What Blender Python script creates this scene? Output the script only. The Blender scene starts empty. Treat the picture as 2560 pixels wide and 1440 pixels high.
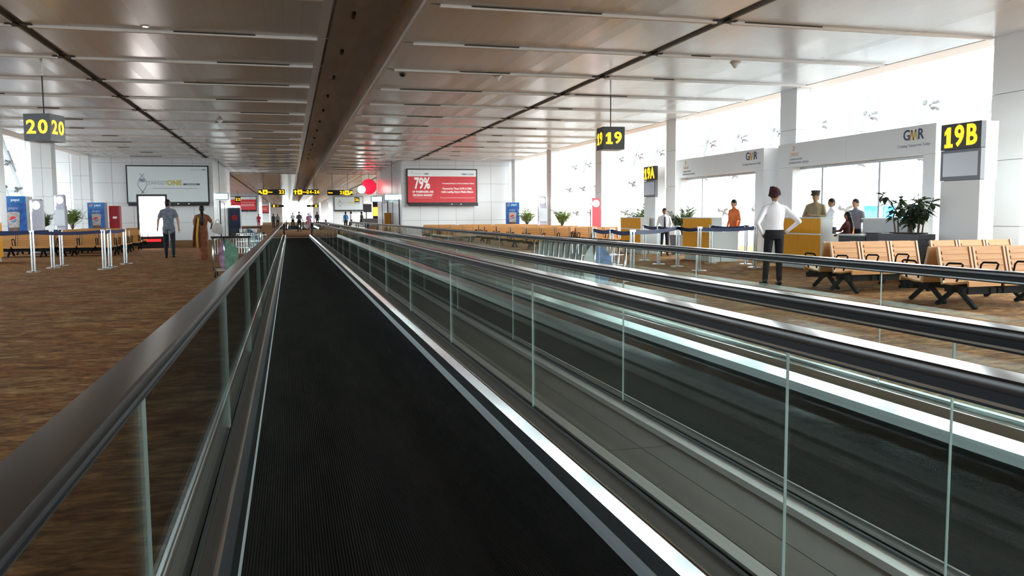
import bpy, bmesh, math, random
import numpy as np
from mathutils import Vector, Matrix, Euler

random.seed(7)
SC = bpy.context.scene
COL = SC.collection
R = math.radians

# ---------------------------------------------------------------- camera
cam_d = bpy.data.cameras.new('camera')
cam_d.sensor_width = 36.0
cam_d.lens = 36.0 * 2080.0 / 2560.0
cam_d.clip_end = 2000
cam = bpy.data.objects.new('camera', cam_d)
COL.objects.link(cam)
psi, th, rho = R(14.90478), R(4.99748), R(0.4)
fwd = Vector((math.sin(psi) * math.cos(th), math.cos(psi) * math.cos(th), -math.sin(th)))
rt = Vector((math.cos(psi), -math.sin(psi), 0))
up = rt.cross(fwd)
r2 = rt * math.cos(rho) - up * math.sin(rho)
u2 = up * math.cos(rho) + rt * math.sin(rho)
mw = Matrix.Identity(4)
for i, v in enumerate((r2, u2, -fwd)):
    for k in range(3):
        mw[k][i] = v[k]
mw.translation = (0, 0, 1.28)
cam.matrix_world = mw
SC.camera = cam

# ---------------------------------------------------------------- world, light, exposure
w = bpy.data.worlds.new('overcast_sky')
SC.world = w
w.use_nodes = True
wn = w.node_tree.nodes
wl = w.node_tree.links
bg = wn['Background']
bg.inputs[0].default_value = (0.93, 0.97, 1.0, 1)
bg.inputs[1].default_value = 8.5
SC.view_settings.view_transform = 'Standard'
SC.view_settings.look = 'None'
SC.view_settings.gamma = 1.0
SC.view_settings.use_curve_mapping = False
SC.view_settings.exposure = 0.92
try:
    SC.cycles.transparent_max_bounces = 32
    SC.cycles.max_bounces = 8
    SC.cycles.diffuse_bounces = 4
    SC.cycles.sample_clamp_indirect = 6.0
    SC.cycles.caustics_reflective = False
    SC.cycles.caustics_refractive = False
except Exception:
    pass
XC = 1.49                      # the hall's centre line


def portal(name, loc, rot, sx, sy):
    l = bpy.data.lights.new(name, 'AREA')
    l.shape = 'RECTANGLE'
    l.size, l.size_y = sx, sy
    try:
        l.cycles.is_portal = True
    except Exception:
        l.energy = 0
    o = bpy.data.objects.new(name, l)
    o.location, o.rotation_euler = loc, rot
    COL.objects.link(o)


# daylight guides in the two glass facades (portals send no light of their own)
portal('daylight_portal', (15.2, 3.5, 4.2), (0, R(90), 0), 8.3, 93)
portal('daylight_portal', (2 * XC - 15.2, 3.5, 2.7), (0, R(-90), 0), 5.3, 93)


# ---------------------------------------------------------------- materials
MAT = {}


def mat(name, col, rough=0.5, metal=0.0, emit=None, spec=0.5, noise=None, bump=None, coat=0.0, sheen=0.0):
    m = bpy.data.materials.new(name)
    m.use_nodes = True
    nt = m.node_tree
    b = nt.nodes['Principled BSDF']
    b.inputs['Base Color'].default_value = (*col, 1)
    b.inputs['Roughness'].default_value = rough
    b.inputs['Metallic'].default_value = metal
    b.inputs['Specular IOR Level'].default_value = spec
    if coat:
        b.inputs['Coat Weight'].default_value = coat
    if sheen:
        b.inputs['Sheen Weight'].default_value = sheen
    if emit:
        b.inputs['Emission Color'].default_value = (*emit[0], 1)
        b.inputs['Emission Strength'].default_value = emit[1]
    if noise:
        sc, amt = noise[0], noise[1]
        st = noise[2] if len(noise) > 2 else (1, 1, 1)
        tc = nt.nodes.new('ShaderNodeTexCoord')
        mp = nt.nodes.new('ShaderNodeMapping')
        mp.inputs['Scale'].default_value = st
        nz = nt.nodes.new('ShaderNodeTexNoise')
        nz.inputs['Scale'].default_value = sc
        nz.inputs['Detail'].default_value = 4
        rp = nt.nodes.new('ShaderNodeValToRGB')
        rp.color_ramp.elements[0].position = 0.3
        rp.color_ramp.elements[1].position = 0.7
        rp.color_ramp.elements[0].color = (*[max(0, c * (1 - amt)) for c in col], 1)
        rp.color_ramp.elements[1].color = (*[min(1, c * (1 + amt)) for c in col], 1)
        nt.links.new(tc.outputs['Object'], mp.inputs['Vector'])
        nt.links.new(mp.outputs[0], nz.inputs['Vector'])
        nt.links.new(nz.outputs[0], rp.inputs[0])
        nt.links.new(rp.outputs[0], b.inputs['Base Color'])
        if bump:
            bp = nt.nodes.new('ShaderNodeBump')
            bp.inputs['Strength'].default_value = bump
            bp.inputs['Distance'].default_value = 0.01
            nt.links.new(nz.outputs[0], bp.inputs['Height'])
            nt.links.new(bp.outputs[0], b.inputs['Normal'])
    MAT[name] = m
    return m


def glass(name, tint, ior=1.45, rough=0.0, extra=0.0):
    """thin clear sheet: tinted transparency with a Fresnel mirror on top"""
    m = bpy.data.materials.new(name)
    m.use_nodes = True
    nt = m.node_tree
    nt.nodes.clear()
    o = nt.nodes.new('ShaderNodeOutputMaterial')
    mx = nt.nodes.new('ShaderNodeMixShader')
    t = nt.nodes.new('ShaderNodeBsdfTransparent')
    t.inputs[0].default_value = (*tint, 1)
    g = nt.nodes.new('ShaderNodeBsdfGlossy')
    g.inputs['Color'].default_value = (0.95, 1, 0.98, 1)
    g.inputs['Roughness'].default_value = rough
    lw = nt.nodes.new('ShaderNodeLayerWeight')
    lw.inputs['Blend'].default_value = 0.5
    pw = nt.nodes.new('ShaderNodeMath')
    pw.operation = 'POWER'
    pw.inputs[1].default_value = 5.0
    nt.links.new(lw.outputs['Facing'], pw.inputs[0])
    f0 = ((ior - 1) / (ior + 1)) ** 2
    f = nt.nodes.new('ShaderNodeMath')
    f.operation = 'MULTIPLY_ADD'
    f.inputs[1].default_value = 1 - f0
    f.inputs[2].default_value = f0
    nt.links.new(pw.outputs[0], f.inputs[0])
    nt.links.new(f.outputs[0], mx.inputs[0])
    nt.links.new(t.outputs[0], mx.inputs[1])
    nt.links.new(g.outputs[0], mx.inputs[2])
    nt.links.new(mx.outputs[0], o.inputs[0])
    MAT[name] = m
    return m


def ramp(nt, stops):
    rp = nt.nodes.new('ShaderNodeValToRGB')
    e = rp.color_ramp.elements
    while len(e) < len(stops):
        e.new(0.5)
    for i, (p, c) in enumerate(stops):
        e[i].position = p
        e[i].color = (*c, 1)
    return rp


def carpet_mat():
    m = mat('carpet', (0.2, 0.12, 0.07), 0.95, spec=0.1, sheen=0.0)
    nt = m.node_tree
    b = nt.nodes['Principled BSDF']
    tc = nt.nodes.new('ShaderNodeTexCoord')
    mp = nt.nodes.new('ShaderNodeMapping')
    mp.inputs['Scale'].default_value = (1.5, 2.8, 1)
    nt.links.new(tc.outputs['Object'], mp.inputs[0])
    n1 = nt.nodes.new('ShaderNodeTexNoise')
    n1.inputs['Scale'].default_value = 1.5
    n1.inputs['Detail'].default_value = 5
    n1.inputs['Roughness'].default_value = 0.62
    n1.inputs['Distortion'].default_value = 1.4
    nt.links.new(mp.outputs[0], n1.inputs['Vector'])
    r1 = ramp(nt, [(0.30, (0.12, 0.050, 0.019)), (0.45, (0.22, 0.106, 0.040)), (0.56, (0.30, 0.158, 0.062)), (0.70, (0.45, 0.275, 0.125))])
    nt.links.new(n1.outputs[0], r1.inputs[0])
    # large warm red patches
    n2 = nt.nodes.new('ShaderNodeTexNoise')
    n2.inputs['Scale'].default_value = 0.45
    n2.inputs['Detail'].default_value = 2
    nt.links.new(mp.outputs[0], n2.inputs['Vector'])
    r2_ = ramp(nt, [(0.42, (1, 1, 1)), (0.62, (1.0, 0.80, 0.66))])
    nt.links.new(n2.outputs[0], r2_.inputs[0])
    mx = nt.nodes.new('ShaderNodeMix')
    mx.data_type = 'RGBA'
    mx.blend_type = 'MULTIPLY'
    mx.inputs[0].default_value = 0.8
    nt.links.new(r1.outputs[0], mx.inputs[6])
    nt.links.new(r2_.outputs[0], mx.inputs[7])
    # pale dashes woven across the hall
    mp3 = nt.nodes.new('ShaderNodeMapping')
    mp3.inputs['Scale'].default_value = (4.2, 10, 1)
    nt.links.new(tc.outputs['Object'], mp3.inputs[0])
    n3 = nt.nodes.new('ShaderNodeTexNoise')
    n3.inputs['Scale'].default_value = 1.6
    n3.inputs['Detail'].default_value = 3
    n3.inputs['Distortion'].default_value = 1.6
    nt.links.new(mp3.outputs[0], n3.inputs['Vector'])
    r3 = ramp(nt, [(0.36, (0.66, 0.62, 0.60)), (0.5, (1, 1, 1)), (0.66, (1.45, 1.45, 1.42))])
    nt.links.new(n3.outputs[0], r3.inputs[0])
    mx2 = nt.nodes.new('ShaderNodeMix')
    mx2.data_type = 'RGBA'
    mx2.blend_type = 'MULTIPLY'
    mx2.inputs[0].default_value = 1.0
    nt.links.new(mx.outputs[2], mx2.inputs[6])
    nt.links.new(r3.outputs[0], mx2.inputs[7])
    nt.links.new(mx2.outputs[2], b.inputs['Base Color'])
    nz = nt.nodes.new('ShaderNodeTexNoise')
    nz.inputs['Scale'].default_value = 260
    nt.links.new(tc.outputs['Object'], nz.inputs['Vector'])
    bp = nt.nodes.new('ShaderNodeBump')
    bp.inputs['Strength'].default_value = 0.35
    bp.inputs['Distance'].default_value = 0.004
    nt.links.new(nz.outputs[0], bp.inputs['Height'])
    nt.links.new(bp.outputs[0], b.inputs['Normal'])


def belt_mat():
    """black rubber belt with fine lengthwise ribs"""
    m = mat('belt_rubber', (0.012, 0.011, 0.011), 0.8, spec=0.06)
    nt = m.node_tree
    b = nt.nodes['Principled BSDF']
    tc = nt.nodes.new('ShaderNodeTexCoord')
    sp = nt.nodes.new('ShaderNodeSeparateXYZ')
    nt.links.new(tc.outputs['Object'], sp.inputs[0])
    mu = nt.nodes.new('ShaderNodeMath')
    mu.operation = 'MULTIPLY'
    mu.inputs[1].default_value = 2 * math.pi / 0.011
    nt.links.new(sp.outputs[0], mu.inputs[0])
    si = nt.nodes.new('ShaderNodeMath')
    si.operation = 'SINE'
    nt.links.new(mu.outputs[0], si.inputs[0])
    bp = nt.nodes.new('ShaderNodeBump')
    bp.inputs['Strength'].default_value = 0.8
    bp.inputs['Distance'].default_value = 0.002
    nt.links.new(si.outputs[0], bp.inputs['Height'])
    nt.links.new(bp.outputs[0], b.inputs['Normal'])
    nz = nt.nodes.new('ShaderNodeTexNoise')
    nz.inputs['Scale'].default_value = 2.0
    mp = nt.nodes.new('ShaderNodeMapping')
    mp.inputs['Scale'].default_value = (3, 0.5, 1)
    nt.links.new(tc.outputs['Object'], mp.inputs[0])
    nt.links.new(mp.outputs[0], nz.inputs['Vector'])
    r = ramp(nt, [(0.35, (0.009, 0.0085, 0.008)), (0.7, (0.019, 0.017, 0.016))])
    nt.links.new(nz.outputs[0], r.inputs[0])
    nt.links.new(r.outputs[0], b.inputs['Base Color'])


def ceiling_mat():
    """satin lacquered metal planks, the plank seams run along the hall"""
    m = mat('ceiling_plank_metal', (0.62, 0.60, 0.58), 0.24, metal=0.0, spec=0.45)
    nt = m.node_tree
    b = nt.nodes['Principled BSDF']
    g = nt.nodes.new('ShaderNodeNewGeometry')
    sp = nt.nodes.new('ShaderNodeSeparateXYZ')
    nt.links.new(g.outputs['Position'], sp.inputs[0])
    d = nt.nodes.new('ShaderNodeMath')
    d.operation = 'DIVIDE'
    d.inputs[1].default_value = 0.30
    nt.links.new(sp.outputs[0], d.inputs[0])
    fr = nt.nodes.new('ShaderNodeMath')
    fr.operation = 'FRACT'
    nt.links.new(d.outputs[0], fr.inputs[0])
    r = ramp(nt, [(0.0, (0.61, 0.69, 0.77)), (0.035, (0.70, 0.79, 0.88)), (0.97, (0.70, 0.79, 0.88)), (1.0, (0.61, 0.69, 0.77))])
    nt.links.new(fr.outputs[0], r.inputs[0])
    nt.links.new(r.outputs[0], b.inputs['Base Color'])
    # every plank sits at a very slightly different sheen
    fl = nt.nodes.new('ShaderNodeMath')
    fl.operation = 'FLOOR'
    nt.links.new(d.outputs[0], fl.inputs[0])
    wn_ = nt.nodes.new('ShaderNodeTexWhiteNoise')
    wn_.noise_dimensions = '1D'
    nt.links.new(fl.outputs[0], wn_.inputs['W'])
    mr = nt.nodes.new('ShaderNodeMapRange')
    mr.inputs['To Min'].default_value = 0.20
    mr.inputs['To Max'].default_value = 0.29
    nt.links.new(wn_.outputs['Value'], mr.inputs['Value'])
    nt.links.new(mr.outputs[0], b.inputs['Roughness'])


carpet_mat()
belt_mat()
ceiling_mat()
mat('ceiling_white', (0.90, 0.89, 0.88), 0.5)
mat('grille_dark', (0.05, 0.045, 0.03), 0.6)
mat('slot_dark', (0.05, 0.046, 0.043), 0.7)
mat('recess_brown', (0.62, 0.58, 0.55), 0.45, noise=(0.7, 0.12, (6, 1, 1)))
mat('white_panel', (0.80, 0.82, 0.83), 0.32, noise=(0.5, 0.02))
mat('white_paint', (0.84, 0.85, 0.85), 0.4)
mat('joint_grey', (0.32, 0.34, 0.35), 0.7)
mat('column_panel', (0.85, 0.865, 0.87), 0.28, noise=(0.5, 0.02))
mat('strut_white', (0.78, 0.80, 0.82), 0.35)
mat('clamp_steel', (0.30, 0.30, 0.31), 0.45, metal=0.3)
mat('bracket_grey', (0.42, 0.45, 0.48), 0.5)
mat('apron_concrete', (0.06, 0.06, 0.058), 0.9, noise=(0.05, 0.15))
mat('walk_steel', (0.72, 0.73, 0.74), 0.42, metal=1.0, noise=(2, 0.08, (20, 0.3, 20)))
mat('polished_strip', (0.86, 0.89, 0.93), 0.12, metal=1.0)
mat('deck_steel', (0.115, 0.10, 0.09), 0.55, metal=0.4, noise=(2, 0.08, (20, 0.2, 1)))
mat('seal_black', (0.015, 0.015, 0.015), 0.6)
mat('handrail_rubber', (0.018, 0.015, 0.014), 0.2, spec=0.38)
mat('rail_chrome', (0.62, 0.62, 0.63), 0.18, metal=1.0)
mat('rail_guide', (0.010, 0.010, 0.011), 0.6, spec=0.2)
mat('glass_edge', (0.36, 0.42, 0.40), 0.3)
mat('gap_floor', (0.13, 0.112, 0.092), 0.5, noise=(1.2, 0.12, (6, 0.6, 1)))
glass('balustrade_glass', (0.955, 0.98, 0.97), 1.30)
glass('facade_glass', (0.95, 0.98, 0.97), 1.4)
glass('dimming_glass', (0.58, 0.615, 0.63), 1.4)  # tint invented to weaken the daylight through the left facade
mat('chrome', (0.55, 0.55, 0.56), 0.22, metal=1.0)
mat('black_plastic', (0.02, 0.02, 0.022), 0.4)
mat('dark_frame', (0.018, 0.018, 0.02), 0.3)


# ---------------------------------------------------------------- mesh helpers
class MB:
    """collects shapes into one mesh"""

    def __init__(s):
        s.v, s.f, s.m = [], [], []

    def add(s, vs, fs, mi=0):
        n = len(s.v)
        s.v += [tuple(p) for p in vs]
        s.f += [tuple(n + i for i in f) for f in fs]
        s.m += [mi] * len(fs)
        return s

    def box(s, x0, x1, y0, y1, z0, z1, mi=0, side=None):
        vs = [(x, y, z) for z in (z0, z1) for y in (y0, y1) for x in (x0, x1)]
        fs = [(0, 2, 3, 1), (4, 5, 7, 6), (0, 1, 5, 4), (2, 6, 7, 3), (0, 4, 6, 2), (1, 3, 7, 5)]
        n = len(s.v)
        s.add(vs, fs, mi)
        if side is not None:           # other material on the two ends along y
            s.m[-4] = side
            s.m[-3] = side
        return s

    def obox(s, c, dx, dy, dz, mi=0):
        """box from centre and three half-vectors"""
        c, dx, dy, dz = map(Vector, (c, dx, dy, dz))
        vs = [c + dx * a + dy * b + dz * k for k in (-1, 1) for b in (-1, 1) for a in (-1, 1)]
        return s.add(vs, [(0, 2, 3, 1), (4, 5, 7, 6), (0, 1, 5, 4), (2, 6, 7, 3), (0, 4, 6, 2), (1, 3, 7, 5)], mi)

    def prism(s, prof, a0, a1, axis='y', mi=0, caps=True):
        """extrude a closed 2-D outline along an axis: y -> (x,z), x -> (y,z), z -> (x,y)"""
        n = len(prof)

        def P(p, a):
            return {'y': (p[0], a, p[1]), 'x': (a, p[0], p[1]), 'z': (p[0], p[1], a)}[axis]
        vs = [P(p, a0) for p in prof] + [P(p, a1) for p in prof]
        fs = [(i, (i + 1) % n, n + (i + 1) % n, n + i) for i in range(n)]
        if caps:
            fs += [tuple(range(n))[::-1], tuple(range(n, 2 * n))]
        return s.add(vs, fs, mi)

    def loft(s, rings, mi=0, caps=True):
        n = len(rings[0])
        vs = [p for r_ in rings for p in r_]
        fs = []
        for k in range(len(rings) - 1):
            for i in range(n):
                j = (i + 1) % n
                fs.append((k * n + i, k * n + j, (k + 1) * n + j, (k + 1) * n + i))
        if caps:
            fs += [tuple(range(n))[::-1], tuple(range((len(rings) - 1) * n, len(rings) * n))]
        return s.add(vs, fs, mi)

    def tube(s, pts, r, seg=8, mi=0, caps=True):
        pts = [Vector(p) for p in pts]
        rr = r if isinstance(r, (list, tuple)) else [r] * len(pts)
        rings = []
        prev = None
        for i, p in enumerate(pts):
            d = (pts[min(i + 1, len(pts) - 1)] - pts[max(i - 1, 0)])
            d = d.normalized() if d.length > 1e-9 else Vector((0, 0, 1))
            if prev is None:
                a = d.orthogonal().normalized()
            else:
                a = prev - d * prev.dot(d)
                a = a.normalized() if a.length > 1e-6 else d.orthogonal().normalized()
            prev = a
            b = d.cross(a)
            rings.append([p + (a * math.cos(t) + b * math.sin(t)) * rr[i] for t in [2 * math.pi * k / seg for k in range(seg)]])
        return s.loft(rings, mi, caps)

    def cyl(s, p0, p1, r0, r1=None, seg=12, mi=0):
        return s.tube([p0, p1], [r0, r0 if r1 is None else r1], seg, mi)

    def lathe(s, prof, c=(0, 0, 0), seg=16, mi=0):
        rings = [[(c[0] + r_ * math.cos(t), c[1] + r_ * math.sin(t), c[2] + z) for t in [2 * math.pi * k / seg for k in range(seg)]] for r_, z in prof]
        return s.loft(rings, mi, True)

    def ball(s, c, rx, ry=None, rz=None, seg=14, rin=9, mi=0):
        ry = rx if ry is None else ry
        rz = rx if rz is None else rz
        rings = []
        for k in range(rin):
            t = math.pi * (k + 0.5) / rin - math.pi / 2
            rings.append([(c[0] + rx * math.cos(t) * math.cos(a), c[1] + ry * math.cos(t) * math.sin(a), c[2] + rz * math.sin(t)) for a in [2 * math.pi * q / seg for q in range(seg)]])
        return s.loft(rings, mi, True)

    def build(s, name, mats, parent=None, smooth=False, loc=None, rot=None):
        me = bpy.data.meshes.new(name)
        me.from_pydata(s.v, [], s.f)
        if not isinstance(mats, (list, tuple)):
            mats = [mats]
        for q in mats:
            me.materials.append(MAT[q] if isinstance(q, str) else q)
        if len(mats) > 1:
            me.polygons.foreach_set('material_index', s.m)
        if smooth:
            me.polygons.foreach_set('use_smooth', [True] * len(me.polygons))
            if smooth is not True:
                me.set_sharp_from_angle(angle=R(40 if smooth == 'auto' else smooth))
        bm = bmesh.new()
        bm.from_mesh(me)
        bmesh.ops.recalc_face_normals(bm, faces=bm.faces)
        bm.to_mesh(me)
        bm.free()
        me.update()
        return link(name, me, parent, loc, rot)


def link(name, me, parent=None, loc=None, rot=None):
    o = bpy.data.objects.new(name, me)
    COL.objects.link(o)
    if parent is not None:
        o.parent = parent
    if loc is not None:
        o.location = loc
    if rot is not None:
        o.rotation_euler = rot
    return o


def tag(o, label=None, cat=None, group=None, kind=None):
    if label:
        o['label'] = label
    if cat:
        o['category'] = cat
    if group:
        o['group'] = group
    if kind:
        o['kind'] = kind
    return o


def empty(name, loc=(0, 0, 0), rz=0.0, parent=None):
    o = bpy.data.objects.new(name, None)
    o.empty_display_size = 0.1
    COL.objects.link(o)
    o.location = loc
    o.rotation_euler = (0, 0, rz)
    if parent is not None:
        o.parent = parent
    return o


def thing(name, label, cat, loc=(0, 0, 0), rz=0.0, group=None):
    return tag(empty(name, loc, rz), label, cat, group)


def struct(name, loc=(0, 0, 0)):
    return tag(empty(name, loc), kind='structure')


KIDS = {}


def copy_tree(o, parent=None):
    c = o.copy()
    COL.objects.link(c)
    c.parent = parent
    for ch in KIDS.setdefault(o.name, list(o.children)):
        copy_tree(ch, c)
    return c


def text(name, body, size, mt, parent, loc, face='-y', bold=0.0, xs=1.0, align='CENTER', ext=0.004, spacing=1.0):
    cu = bpy.data.curves.new(name, 'FONT')
    cu.body = body
    cu.size = size
    cu.align_x = align
    cu.align_y = 'CENTER'
    cu.offset = bold
    cu.extrude = ext
    cu.resolution_u = 3
    cu.space_character = spacing
    t = bpy.data.objects.new(name, cu)
    COL.objects.link(t)
    me = t.to_mesh().copy()
    t.to_mesh_clear()
    bpy.data.objects.remove(t)
    bpy.data.curves.remove(cu)
    me.materials.clear()
    me.materials.append(MAT[mt])
    me.transform(Matrix.Diagonal((xs, 1, 1, 1)))
    rot = {'-y': (R(90), 0, 0), '-x': (R(90), 0, R(-90)), '+y': (R(90), 0, R(180)), '+x': (R(90), 0, R(90))}[face]
    return link(name, me, parent, loc, rot)


def digits(name, body, size, mt, parent, loc, face='-y', bold=0.0, xs=1.0, ext=0.004):
    """sign lettering set character by character; the figure one has a flag and a foot"""
    adv = {'1': 0.50, '-': 0.42, 'A': 0.66, 'B': 0.62}
    ws = [adv.get(c, 0.60) * size * xs for c in body]
    x = -sum(ws) / 2
    out = []
    for c, w_ in zip(body, ws):
        u = x + w_ / 2
        x += w_
        off = {'-y': (u, 0, 0), '-x': (0, -u, 0), '+x': (0, u, 0), '+y': (-u, 0, 0)}[face]
        p = (loc[0] + off[0], loc[1] + off[1], loc[2] + off[2])
        if c == '1':
            h = size * 0.365
            k = size * xs
            sw = 0.085 * k + bold * 0.6
            pr = [(-sw, -h + 0.13 * size), (-0.20 * k, -h + 0.13 * size), (-0.20 * k, -h), (0.22 * k, -h), (0.22 * k, -h + 0.13 * size), (sw, -h + 0.13 * size), (sw, h), (-sw * 0.6, h), (-0.21 * k, h - 0.16 * size), (-0.21 * k, h - 0.29 * size), (-sw, h - 0.21 * size)]
            m_ = MB()
            vs = [(a, b, -ext) for a, b in pr] + [(a, b, ext) for a, b in pr]
            n = len(pr)
            fs = [(0, 1, 2, 3, 4, 5), (0, 5, 6, 10), (6, 7, 8, 9, 10)]
            fs = [f[::-1] for f in fs] + [tuple(i + n for i in f) for f in fs] + [(i, (i + 1) % n, n + (i + 1) % n, n + i) for i in range(n)]
            m_.add(vs, fs)
            rot = {'-y': (R(90), 0, 0), '-x': (R(90), 0, R(-90)), '+y': (R(90), 0, R(180)), '+x': (R(90), 0, R(90))}[face]
            out.append(m_.build(name, mt, parent, loc=p, rot=rot))
        else:
            out.append(text(name, c, size, mt, parent, p, face, bold, xs, ext=ext))
    return out


# ================================================================ THE HALL
CEIL = 4.6
YEND = 216.0
YBEG = -44.5                    # the hall runs on behind the viewer
XL, XR = 2 * XC - 13.1, 13.1            # inner column line
FL, FR = 2 * XC - 15.6, 15.6            # foot of the glass facades

# ---- floor and apron
tag(MB().box(2 * XC - 17.6, 17.6, YBEG, YEND + 2, -0.3, 0.0).build('floor', 'carpet'), kind='structure')
tag(MB().box(-260, 260, -120, 420, -4.3, -4.0).build('ground', 'apron_concrete'), kind='structure')

# ---- ceiling: panels bay by bay, slots, central recess
ceil = struct('ceiling')
P0, PITCH = 13.3, 2.975
bays = [P0 + PITCH * k for k in range(-6, 19)]          # joints, about -4.5 .. 66.8
zones = [(XL, -4.45), (-4.29, 0.81), (2.15, 7.27), (7.43, XR)]
panel_me = {}


def ceiling_panel(zi, y0, y1):
    x0, x1 = zones[zi]
    key = (zi, round(y1 - y0, 3))
    if key not in panel_me:
        o = MB().box(x0, x1, 0, y1 - y0, CEIL, CEIL + 0.05).build('ceiling_panel', 'ceiling_plank_metal', ceil, loc=(0, y0, 0))
        panel_me[key] = o.data
    else:
        link('ceiling_panel', panel_me[key], ceil, loc=(0, y0, 0))


for k in range(len(bays) - 1):
    for zi in range(4):
        ceiling_panel(zi, bays[k] + 0.05, bays[k + 1] - 0.05)
yy = bays[0] - 0.05
while yy > YBEG:
    for zi in range(4):
        ceiling_panel(zi, yy - 8.825, yy)
    yy -= 8.925
yy = bays[-1] + 0.05
while yy < YEND:
    for zi in range(4):
        ceiling_panel(zi, yy, yy + 8.825)
    yy += 8.925
# white joint strips with air slits
strip_me, slit_me = {}, {}
for k, yj in enumerate(bays[1:], 1):
    for zi, (x0, x1) in enumerate([(XL, -4.5), (-4.24, 0.60), (2.40, 7.22), (7.5, XR - 0.08)]):
        if zi not in strip_me:
            strip_me[zi] = MB().box(x0, x1, -0.04, 0.04, CEIL - 0.05, CEIL + 0.05).build('joint_strip', 'ceiling_white', ceil, loc=(0, yj, 0)).data
        else:
            link('joint_strip', strip_me[zi], ceil, loc=(0, yj, 0))
        s0, s1 = [(-8.2, -6.6), (-2.4, 0.1), (2.9, 5.1), (7.75, 9.3)][zi]
        key = (zi, k % 3)
        if key not in slit_me:
            d = (k % 3) * 0.5
            slit_me[key] = MB().box(s0 + d, s1 - (0.6 if k % 3 == 1 else 0), -0.048, -0.041, CEIL - 0.022, CEIL + 0.05).build('air_slit', 'grille_dark', ceil, loc=(0, yj, 0)).data
        else:
            link('air_slit', slit_me[key], ceil, loc=(0, yj, 0))
# lengthwise slots
for xs in (-4.37, 7.35):
    MB().box(xs - 0.085, xs + 0.085, YBEG, YEND, CEIL + 0.13, CEIL + 0.17).build('ceiling_slot', 'slot_dark', ceil)
    for sx in (-1, 1):
        MB().box(xs + sx * 0.085, xs + sx * 0.1, YBEG, YEND, CEIL - 0.012, CEIL + 0.17).build('slot_lip', 'ceiling_white' if sx * (xs - XC) > 0 else 'slot_dark', ceil)
    plate = None
    for yj in bays[1:]:
        for sx in (-1, 1):
            if plate is None:
                plate = MB().box(-0.09, 0.09, -0.12, 0.10, CEIL - 0.02, CEIL + 0.02).build('slot_plate', 'slot_dark', ceil, loc=(xs + sx * 0.12, yj - 0.02 * sx, 0)).data
            else:
                link('slot_plate', plate, ceil, loc=(xs + sx * 0.12, yj - 0.02 * sx, 0))
# central recess
MB().box(0.81, 2.15, YBEG, YEND, CEIL + 0.55, CEIL + 0.6).build('recess_top', 'recess_brown', ceil)
MB().box(0.76, 0.81, YBEG, YEND, CEIL, CEIL + 0.6).build('recess_side', 'recess_brown', ceil)
MB().box(2.15, 2.20, YBEG, YEND, CEIL + 0.05, CEIL + 0.6).build('recess_side', 'recess_brown', ceil)
MB().box(2.13, 2.20, YBEG, YEND, CEIL - 0.03, CEIL + 0.05).build('recess_lip', 'ceiling_white', ceil)
# small brackets inside the recess
for k in range(14):
    MB().box(1.28, 1.34, 0, 0.35, CEIL + 0.49, CEIL + 0.55).build('recess_bracket', 'slot_dark', ceil, loc=(0, 9 + 3.7 * k, 0))
# edge soffits and roof over the facade strip
for sgn in (-1, 1):
    def X(v):
        return XC + sgn * (v - XC)
    a, b = sorted((X(13.16), X(13.78)))
    MB().box(a, b, YBEG, YEND, CEIL, CEIL + 0.12).build('edge_soffit', 'ceiling_white', ceil)
    a, b = sorted((X(13.09), X(13.17)))
    MB().box(a, b, YBEG, YEND, CEIL + 0.09, CEIL + 0.12).build('edge_slot', 'slot_dark', ceil)
    a, b = sorted((X(13.70), X(13.78)))
    top = 8.5 if sgn > 0 else 5.6  # right roof raised out of view for the added glass rows
    MB().box(a, b, YBEG, YEND, CEIL + 0.12, top).build('edge_fascia', 'ceiling_white', ceil)
    a, b = sorted((X(13.7), X(18.3 if sgn > 0 else 17.7)))
    MB().box(a, b, YBEG, YEND, top - 0.05, top + 0.1).build('roof_edge', 'ceiling_white', ceil)
MB().box(2 * XC - 17.7, 13.9, YBEG, YEND + 1, 5.75, 5.9).build('roof', 'ceiling_white', ceil)

# ---- columns
column_me = None
col_y = [5.75 + 7.17 * k for k in range(7)] + [71 + 7.17 * k for k in range(8)]
for sgn in (-1, 1):
    for cy in col_y:
        if sgn < 0 and cy < 20:
            continue
        c = struct('column', (XC + sgn * 12.01, cy, 0))
        if column_me is None:
            column_me = []
            MB_core = MB().box(-0.375, 0.375, -0.355, 0.355, 0, 5.5)
            column_me.append(MB_core.build('core', 'joint_grey', c).data)
            for z0, z1 in ((0.01, 1.0), (1.012, 2.25), (2.262, 3.5), (3.512, 5.5)):
                column_me.append(MB().box(-0.40, -0.006, -0.38, 0.38, z0, z1).box(0.006, 0.40, -0.38, 0.38, z0, z1).build('cladding_panel', 'column_panel', c).data)
        else:
            for q, me in enumerate(column_me):
                link('core' if q == 0 else 'cladding_panel', me, c)


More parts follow.
